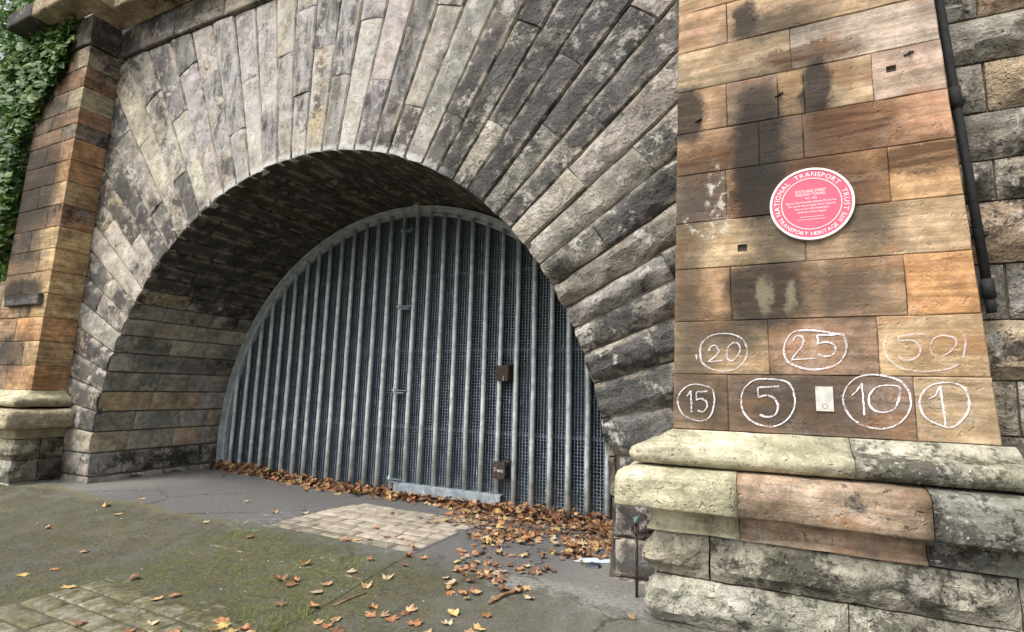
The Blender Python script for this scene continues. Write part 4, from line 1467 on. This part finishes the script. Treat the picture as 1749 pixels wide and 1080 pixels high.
def leaf_shape(seed, curl):
    r = random.Random(seed)
    prof = [(0, 1.0), (14, .78), (30, .66), (46, .86), (58, .93), (72, .70), (88, .62), (106, .76), (128, .60), (152, .48), (172, .30), (180, .34)]
    pts = [(math.radians(a), q * r.uniform(.78, 1.14)) for a, q in prof] + [(math.radians(360 - a), q * r.uniform(.78, 1.14)) for a, q in prof[-2:0:-1]]
    v = [Vector((0, 0, .02))]
    cx, cy = r.uniform(-1, 1), r.uniform(-1, 1)
    for a, q in pts:
        x, y = q * math.sin(a), q * math.cos(a)
        v.append(Vector((x, y, curl * (x * x * (.6 + .5 * cx) + y * y * (.4 + .5 * cy) + .35 * noise.noise(Vector((x * 2, y * 2, seed * 1.0)))))))
    n = len(pts)
    f = [(0, 1 + i, 1 + (i + 1) % n) for i in range(n)]
    # stalk
    b = len(v)
    v += [Vector((-.03, -.28, .0)), Vector((.03, -.28, .0)), Vector((.05, -.8, .10 * curl)), Vector((.01, -.8, .10 * curl))]
    f.append((b, b + 1, b + 2, b + 3))
    zmin = min(q.z for q in v)
    return [Vector((q.x, q.y, q.z - zmin)) for q in v], f


LEAF_SHAPES = [leaf_shape(i, c) for i, c in enumerate((.12, .3, .5, .2, .7, -.4, .35, .6, -.2, -.6))]
LEAF_MESH = []
for v, f in LEAF_SHAPES:
    me = bpy.data.meshes.new('fallen_leaf')
    me.from_pydata([tuple(q) for q in v], [], f)
    me.materials.append(M_LEAF)
    me.update()
    LEAF_MESH.append(me)

rlf = random.Random(99)


def on_path(x, y):
    return .2 < x < 2.0 and -3.3 < y < 1.6


def put_leaf(x, y, kind, size, zoff=0.0, tilt=.16, place=None):
    o = bpy.data.objects.new('fallen_leaf', rlf.choice(LEAF_MESH))
    z = gz(x, y) + (.014 if on_path(x, y) else .003) + zoff
    o.location = (x, y, z)
    o.scale = (size * rlf.uniform(.55, 1.05), size * rlf.uniform(.75, 1.1), size * rlf.uniform(.8, 1.4))
    o.rotation_euler = (rlf.uniform(-tilt, tilt), rlf.uniform(-tilt, tilt), rlf.uniform(0, 6.28))
    c = LEAF_COL[kind]
    k = rlf.uniform(.8, 1.15)
    o.color = (c[0] * k, c[1] * k, c[2] * k, 1)
    COL.objects.link(o)
    where = place or ('on the stone setts' if on_path(x, y) else 'on the mossy asphalt')
    tag(o, '%s fallen leaf lying %s' % (LEAF_WORD[kind], where), 'leaf', '%s fallen leaves %s' % (LEAF_WORD[kind], where))
    return o


for (x, y, k) in LEAVES:
    put_leaf(x, y, k, .062 if k != 'y' else .068, tilt=.10)


def drift(x, y):
    """0..1, how thick the leaves lie at the right-hand end of the gate"""
    a = ss(.95, 1.7, y - .9 * max(0, 1.4 - x) * .8) * ss(.9, 2.2, x)
    d1 = math.hypot((x - 2.75) / .55, (y - .25) / .75)
    d2 = math.hypot((x - 2.55) / .42, (y - 1.0) / .8)
    d3 = math.hypot((x - 3.35) / .40, (y - 1.3) / .75)
    return max(a * .9, ss(1.1, .35, d1), ss(1.15, .5, d2) * .8, ss(1.1, .5, d3)) * (.55 + .9 * noise.noise(Vector((x * 2.3, y * 2.3, 7))) + .25)


n_ind = 0
while n_ind < 220:
    x, y = rlf.uniform(1.6, 3.62), rlf.uniform(-.55, 1.45)
    if rlf.random() < max(drift(x, y), .012) and x < 3.6:
        put_leaf(x, y, rlf.choice('ooottbbyp'), rlf.uniform(.038, .062), rlf.uniform(0, .018), .35, 'in the drift before the gate')
        n_ind += 1

lv, lf, lc = [], [], []


def litter_leaf(x, y, zoff, size, tilt, kind=None):
    V, F = rlf.choice(LEAF_SHAPES)
    M = Matrix.Translation((x, y, gz(x, y) + .004 + zoff)) @ Matrix.Rotation(rlf.uniform(0, 6.28), 4, 'Z') @ Matrix.Rotation(rlf.uniform(-tilt, tilt), 4, 'X') @ Matrix.Rotation(rlf.uniform(-tilt, tilt), 4, 'Y')
    b = len(lv)
    lv.extend([M @ (q * size) for q in V])
    lf.extend([tuple(b + i for i in q) for q in F])
    c = LEAF_COL[kind or rlf.choice('oooottbbbby')]
    k = rlf.uniform(.6, 1.1)
    lc.extend([(c[0] * k, c[1] * k, c[2] * k, 1)] * len(F))


for i in range(1500):                                   # ridge blown against the foot of the gate
    x = rlf.uniform(-3.72, 3.6)
    w = .20 + .10 * ss(.0, 2.4, x) + .05 * noise.noise(Vector((x * 1.7, 0, 0)))
    d = abs(rlf.gauss(0, .55)) * w
    litter_leaf(x, 2.42 - d - rlf.uniform(0, .03), rlf.uniform(0, .13) * max(0, 1 - d / (w * 1.1)), rlf.uniform(.038, .062), .75)
i = 0
while i < 620:                                         # the drift behind the counted leaves
    x, y = rlf.uniform(1.3, 3.66), rlf.uniform(.75, 2.3)
    if rlf.random() < drift(x, y) + .06 * ss(1.2, 2.0, y):
        litter_leaf(x, y, rlf.uniform(0, .03), rlf.uniform(.036, .058), .45, rlf.choice('oottbbbbby'))
        i += 1
me = bpy.data.meshes.new('leaf_litter')
me.from_pydata([tuple(q) for q in lv], [], lf)
att = me.attributes.new('tint', 'FLOAT_COLOR', 'FACE')
att.data.foreach_set('color', [q for c in lc for q in c])
me.materials.append(M_LITTER)
me.update()
lit = link(bpy.data.objects.new('leaf_litter', me))
lit['kind'] = 'stuff'
tag(lit, 'brown dead leaves heaped along the foot of the metal gate', 'leaves')

# crumbs of pale grit
gb = MB()
for i in range(70):
    x, y = rlf.uniform(-3.2, 4.0), rlf.uniform(-1.9, 1.2)
    s = rlf.uniform(.003, .008)
    z = gz(x, y) + (.012 if on_path(x, y) else 0)
    gb.add([(x - s, y - s * .6, z), (x + s, y - s * .5, z), (x + s * .3, y + s, z), (x, y, z + s * .9)], [(0, 1, 3), (1, 2, 3), (2, 0, 3)])
gr = gb.build('grit', M_CARD)
gr['kind'] = 'stuff'
tag(gr, 'pale crumbs of stone grit scattered over the asphalt', 'grit')

# ------------------------------------------------------------------ litter and sticks
b = MB()
zz = gz(3.45, .77)
b.add([(3.30, .70, zz + .006), (3.40, .70, zz + .012), (3.59, .80, zz + .008), (3.58, .86, zz + .016), (3.44, .82, zz + .02), (3.33, .79, zz + .010),
       (3.30, .70, zz + .003), (3.40, .70, zz + .007), (3.59, .80, zz + .004), (3.58, .86, zz + .011), (3.44, .82, zz + .015), (3.33, .79, zz + .005)],
      [(0, 1, 4, 5), (1, 2, 3, 4), (6, 11, 10, 7), (7, 10, 9, 8)] + [(q, 6 + q, 6 + (q + 1) % 6, (q + 1) % 6) for q in range(6)])
tag(b.build('plastic_scrap', M_BLUE), 'crumpled pale blue plastic scrap beside the leaf drift', 'litter')
b = MB()
b.add([(3.43, .60, zz), (3.55, .61, zz), (3.56, .68, zz), (3.47, .69, zz), (3.44, .61, zz + .028), (3.54, .62, zz + .022), (3.54, .67, zz + .026), (3.47, .68, zz + .03)],
      [(4, 5, 6, 7), (0, 1, 5, 4), (1, 2, 6, 5), (2, 3, 7, 6), (3, 0, 4, 7)])
tag(b.build('slate_chip', M_SLATE), 'dark slate chip lying against the pale blue scrap', 'stone')
for pts, r, lab in (([(3.06, -.40), (3.10, -.28), (3.17, -.15), (3.19, -.10)], .013, 'thick brown stick lying in the leaf drift'),
                    ([(3.28, -.83), (3.36, -.76), (3.47, -.68)], .010, 'pale bent stick lying alone on the asphalt'),
                    ([(2.08, -.84), (2.11, -.72), (2.16, -.60)], .006, 'thin dead twig on the moss near scattered leaves')):
    b = MB()
    P3 = [(x, y, gz(x, y) + r * .9 + .003 * (i % 2)) for i, (x, y) in enumerate(pts)]
    b.tube(P3, [r, r * 1.1, r * .9, r * .6][:len(P3)], 7)
    if r > .009:
        m0 = Vector(P3[1])
        b.tube([m0, m0 + Vector((.03, .01, .02))], [r * .6, r * .3], 5)
    tag(b.build('stick', M_STICK, None, True), lab, 'stick')

# ------------------------------------------------------------------ grass and moss
def grass_mat():
    t = NT('grass')
    n = t.noise(t.pos(), 6, 4, .6)
    return t.finish(t.mix(t.maprange(n, .3, .7), (.060, .105, .022, 1), (.145, .185, .045, 1)), .7, None, 0, .3)


rgx = random.Random(4)
b = MB()
tufts = [(.23, -.25), (.26, -.12), (.04, -1.77), (.07, -1.68), (-.1, -1.8), (1.93, -1.21), (1.69, -1.19), (1.75, -1.36), (1.71, -1.53), (1.81, -.95), (1.62, -.43), (1.73, -.21), (1.55, -.23),
         (1.34, -.75), (1.59, -1.64), (2.0, -1.3), (2.02, -1.05)]
for (cx_, cy_) in tufts:
    for i in range(46):
        x, y = cx_ + rgx.gauss(0, .075), cy_ + rgx.gauss(0, .055)
        h, w = rgx.uniform(.012, .042), rgx.uniform(.0016, .003)
        a = rgx.uniform(0, 6.28)
        lx, ly = math.cos(a) * h * .7, math.sin(a) * h * .7
        z = gz(x, y) + .004
        b.add([(x - w, y, z), (x + w, y, z), (x + lx * .5 + w * .6, y + ly * .5, z + h * .7), (x + lx * .5 - w * .6, y + ly * .5, z + h * .7), (x + lx, y + ly, z + h)], [(0, 1, 2, 3), (3, 2, 4)])
for i in range(2600):
    x, y = rgx.uniform(-.3, 2.3), rgx.uniform(-1.9, .25)
    if noise.noise(Vector((x * 1.8, y * 2.2, 5))) < .02:
        continue
    h, w = rgx.uniform(.006, .018), rgx.uniform(.0016, .0032)
    a = rgx.uniform(0, 6.28)
    z = gz(x, y) + (.008 if on_path(x, y) else .002)
    b.add([(x - w, y, z), (x + w, y, z), (x + math.cos(a) * h, y + math.sin(a) * h, z + h)], [(0, 1, 2)])
gs = b.build('grass', grass_mat())
gs['kind'] = 'stuff'
tag(gs, 'short grass and moss growing between and beside the setts', 'grass')

# ------------------------------------------------------------------ trees and ivy
def foliage_mat(name, a, c, e):
    t = NT(name)
    P = t.pos()
    at = t.n.new('ShaderNodeAttribute')
    at.attribute_name = 'tint'
    n = t.noise(P, 1.6, 4, .6)
    f = at.outputs['Fac']
    col = t.mix(f, a, c)
    col = t.mix(t.maprange(n, .52, .70, 0, .6), col, e)
    d = t.n.new('ShaderNodeBsdfTranslucent')
    t.l.new(col, d.inputs['Color'])
    mx = t.n.new('ShaderNodeMixShader')
    mx.inputs[0].default_value = .28
    t.l.new(t.b.outputs[0], mx.inputs[1])
    t.l.new(d.outputs[0], mx.inputs[2])
    t.l.new(mx.outputs[0], t.out.inputs['Surface'])
    return t.finish(col, .5, None, 0, .35)


M_TREE = foliage_mat('tree_leaf', (.040, .090, .018, 1), (.10, .19, .04, 1), (.17, .26, .05, 1))
M_IVY = foliage_mat('ivy_leaf', (.032, .080, .016, 1), (.10, .18, .032, 1), (.24, .33, .06, 1))


def leaf_cloud(name, mat, parent, samples, size, seed, inv):
    """samples: callable giving (point, outward) for each leaf"""
    r = random.Random(seed)
    V, F, T = [], [], []
    for p, nrm in samples:
        s = size * r.uniform(.6, 1.25)
        up = (nrm + Vector((r.uniform(-.7, .7), r.uniform(-.7, .7), r.uniform(-.3, .9)))).normalized()
        a = up.orthogonal().normalized()
        a = Matrix.Rotation(r.uniform(0, 6.28), 3, up) @ a
        c = up.cross(a)
        b0 = len(V)
        p = p - inv
        V += [p - a * s * .5, p + c * s * .42 - up * s * .12, p + a * s * .62 - up * s * .15, p - c * s * .42 - up * s * .12]
        F += [(b0, b0 + 1, b0 + 2), (b0, b0 + 2, b0 + 3)]
        t = r.random()
        T += [t, t]
    o = mesh_obj(name, V, F, mat, parent)
    at = o.data.attributes.new('tint', 'FLOAT', 'FACE')
    at.data.foreach_set('value', T)
    return o


def make_tree(loc, clumps, nleaf, size, seed, label):
    r = random.Random(seed)
    t = empty('broadleaf_tree', loc)
    tag(t, label, 'tree', None)
    base = Vector(loc)
    b = MB()
    top = Vector((sum(c[0] for c in clumps) / len(clumps), sum(c[1] for c in clumps) / len(clumps), max(c[2] for c in clumps) - .4)) - base
    b.tube([(0, 0, -.2), (top.x * .2, top.y * .2, top.z * .35), (top.x * .6, top.y * .6, top.z * .7), top], [.16, .12, .08, .03], 9)
    for c in clumps:
        q = Vector(c[:3]) - base
        s = Vector((top.x * .4, top.y * .4, min(q.z * .55, top.z * .6)))
        b.tube([s, (s + q) / 2 + Vector((0, 0, .15)), q], [.07, .045, .015], 6)
    b.build('trunk', M_BARK, t, True)
    smp = []
    tot = sum(c[3] ** 2 for c in clumps)
    for c in clumps:
        for i in range(int(nleaf * c[3] ** 2 / tot)):
            d = Vector((r.gauss(0, 1), r.gauss(0, 1), r.gauss(0, 1))).normalized()
            q = Vector(c[:3]) + d * c[3] * (r.random() ** .38) * (1 + .35 * noise.noise(d * 2.4 + Vector(c[:3])))
            smp.append((q, d))
    leaf_cloud('crown', M_TREE, t, smp, size, seed, base)
    return t


make_tree((-8.4, 1.6, -.05), [(-7.4, 1.2, 5.0, .9), (-8.3, 1.5, 5.9, 1.1), (-7.3, 1.3, 6.7, .9), (-8.6, 1.6, 4.3, 1.0), (-7.2, 1.0, 4.1, .7), (-8.0, 1.4, 7.6, .9), (-6.9, 1.0, 5.8, .6), (-7.1, .9, 8.3, .9), (-8.2, 1.1, 9.0, 1.0), (-6.6, .8, 7.6, .6)], 12000, .13, 1,
          'dark green leafy tree close behind the left pilaster, reaching over its cornice')
make_tree((-11.8, 2.2, -.05), [(-11.0, 2.0, 5.5, 1.3), (-12.2, 2.4, 6.8, 1.5), (-10.6, 1.9, 4.2, 1.1), (-11.4, 2.2, 8.0, 1.2), (-12.6, 2.4, 4.8, 1.3), (-10.2, 1.9, 7.2, .9), (-10.3, 1.8, 3.2, .8), (-11.2, 1.9, 9.6, 1.3), (-9.6, 1.5, 8.6, .9), (-12.6, 2.2, 8.6, 1.3)], 12000, .15, 2,
          'lighter green tree standing further along the wing wall')

ivy = empty('ivy', (-5.9, .2, 3.6))
tag(ivy, 'dark ivy hanging over the sooty front and left edge of the left pilaster', 'ivy')
ri = random.Random(6)
smp = []
while len(smp) < 3000:
    x, z = ri.uniform(-6.7, -4.55), ri.uniform(3.3, 7.0)
    edge = -5.75 + 1.25 * ss(4.9, 6.7, z) + .16 * noise.noise(Vector((z * 2.1, x * .9, 1))) + .1 * noise.noise(Vector((z * 6, x * 3, 4)))
    if x > edge:
        continue
    y = ri.uniform(-.16, -.02) if x > -5.9 else ri.uniform(-.2, .35)
    smp.append((Vector((x, y, z)), Vector((.3, -1, .3)).normalized()))
leaf_cloud('foliage', M_IVY, ivy, smp, .15, 7, Vector((-5.9, .2, 3.6)))
b = MB()
for i in range(7):
    x = -6.3 + .13 * i
    pts = [(x + 5.9 + .08 * noise.noise(Vector((i, k * .7, 0))), .02, k * .5) for k in range(7)]
    b.tube(pts, [.016 - .0018 * k for k in range(7)], 5)
b.build('stem', M_BARK, ivy, True)
